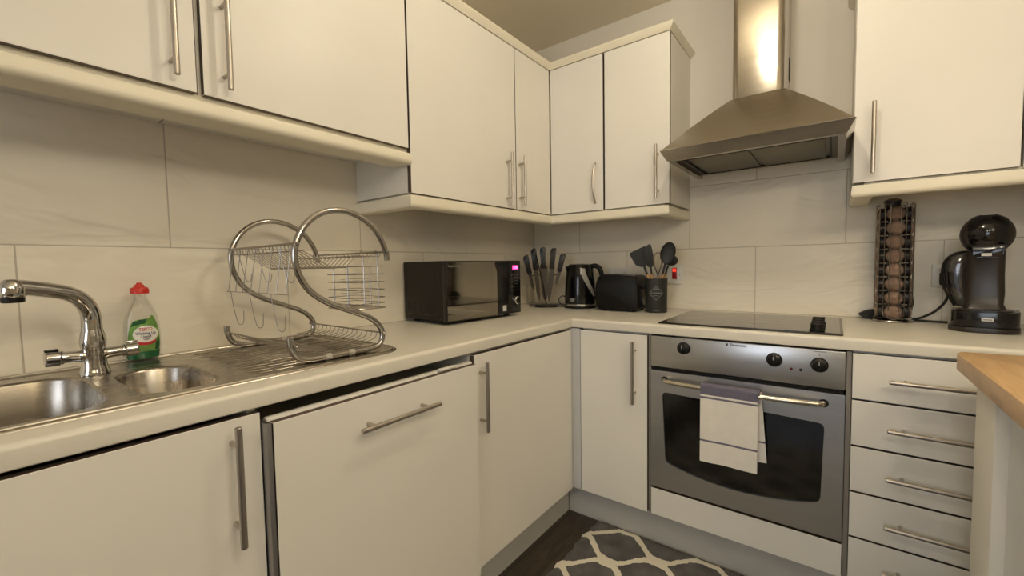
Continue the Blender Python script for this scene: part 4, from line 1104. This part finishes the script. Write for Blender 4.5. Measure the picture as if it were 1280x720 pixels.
# water tank leaning out behind at the left
bm = B(); rs = []
for z, cx_, w, dp in ((.072, -.045, .018, .03), (.10, -.054, .024, .036), (.15, -.064, .030, .040), (.20, -.066, .032, .042), (.235, -.062, .030, .04), (.250, -.055, .024, .034), (.254, -.050, .014, .02)):
    rs.append([bm.verts.new((cx_+a, b, z)) for a, b in rrect(-w, w, .055-dp, .055+dp, min(w, dp)*.8, 6)])
for a, b in zip(rs, rs[1:]): bridge(bm, a, b)
bm.faces.new(rs[0][::-1]); bm.faces.new(rs[-1]); obj('water_tank', bm, m_smoke, t)
bm = B(); tube(bm, smooth([(-.040, .02, .256), (-.070, .012, .250), (-.092, .010, .225), (-.098, .010, .18), (-.090, .010, .13), (-.066, .01, .075)], 6), .004, 8); obj('tank_rim', bm, m_blackm, t)

# ------------------------------------------------------------------ peninsula
t = thing('peninsula', 'oak-topped peninsula with white painted base at the right edge', 'peninsula', (1.95, -1.4, 0))
bm = B(); prism(bm, [(1.7475, -2.05), (1.7475, -.800), (1.757, -.772), (2.40, -.70), (2.40, -2.05)], XY, .880, .920, bev=.003); obj('worktop', bm, m_oak, t)
bm = B(); box(bm, 1.762, 1.86, -1.040, -.905, 0, .8795, .002); obj('corner_post', bm, m_carc, t)
bm = B(); box(bm, 1.782, 2.34, -1.98, -1.0405, 0, .8795); obj('panel', bm, m_penwhite, t)
bm = B(); box(bm, 1.772, 1.7815, -1.98, -1.165, 0, .8795, .002); obj('side_board', bm, m_penwhite, t)
bm = B(); box(bm, 1.8605, 2.34, -1.04, -.925, 0, .8795); obj('end_panel', bm, m_penwhite, t)

# ------------------------------------------------------------------ rug
bm = B(); nx_, ny_ = 60, 120; g = []
for i in range(nx_+1):
    row = []
    for j in range(ny_+1):
        x = .688+1.00*i/nx_; y = -.548-1.50*j/ny_
        if i == 0: x += .004*math.sin(j*1.1)+.003*math.sin(j*.37)
        z = .011+.0012*math.sin(x*37+y*11)+.0010*math.sin(y*53)
        if i in (0, nx_) or j in (0, ny_): z = .002
        row.append(bm.verts.new((x, y, z)))
    g.append(row)
for i in range(nx_):
    for j in range(ny_): bm.faces.new((g[i][j], g[i][j+1], g[i+1][j+1], g[i+1][j]))
bmesh.ops.recalc_face_normals(bm, faces=bm.faces)
tag(obj('rug', bm, m_rug, angle=80, loc=(1.2, -1.3, 0)), 'grey shaggy rug with a cream trellis pattern on the dark wood floor', 'rug')

# ------------------------------------------------------------------ pendant lamp above the peninsula (lights the kitchen)
t = thing('pendant_lamp', 'three-armed pendant lamp with bare warm bulbs above the peninsula', 'lamp', (1.96, -1.80, ZC))
bm = B(); lathe(bm, [(0, -.03), (.05, -.028), (.06, 0), (0, 0)], (1.96, -1.80, ZC-.0005), 28); cyl(bm, (1.96, -1.80, ZC-.03), (1.96, -1.80, 1.95), .004, n=8)
for b in BULBS: tube(bm, smooth([(1.96, -1.80, 1.952), ((1.96+b[0])/2, (-1.80+b[1])/2, 1.965), (b[0], b[1], 1.92), (b[0], b[1], 1.872)], 5), .004, 8)
obj('arms', bm, m_handle, t)
for b in BULBS:
    bm = B(); cyl(bm, (b[0], b[1], 1.838), (b[0], b[1], 1.875), .015, n=16); h = obj('bulb_holder', bm, m_blackm, t)
    bm = B(); bmesh.ops.create_uvsphere(bm, u_segments=24, v_segments=14, radius=.036); bm.transform(Matrix.Translation(b)); obj('bulb', bm, m_bulb, h)

gx, gy, gz = GLOBE_AT  # globe added as an unseen fill source, with its mount
t = thing('fill_globe', 'added unseen globe light that brightens the ceiling and upper cabinets', 'lamp', (gx, gy, ZC))
bm = B(); lathe(bm, [(0, -.02), (.04, -.018), (.045, 0), (0, 0)], (gx, gy, ZC-.0005), 28); cyl(bm, (gx, gy, ZC-.02), (gx, gy, gz+.04), .006, n=10); obj('globe_mount', bm, m_handle, t)
bm = B(); bmesh.ops.create_uvsphere(bm, u_segments=32, v_segments=18, radius=.045); bm.transform(Matrix.Translation(GLOBE_AT)); obj('globe', bm, m_globe, t)
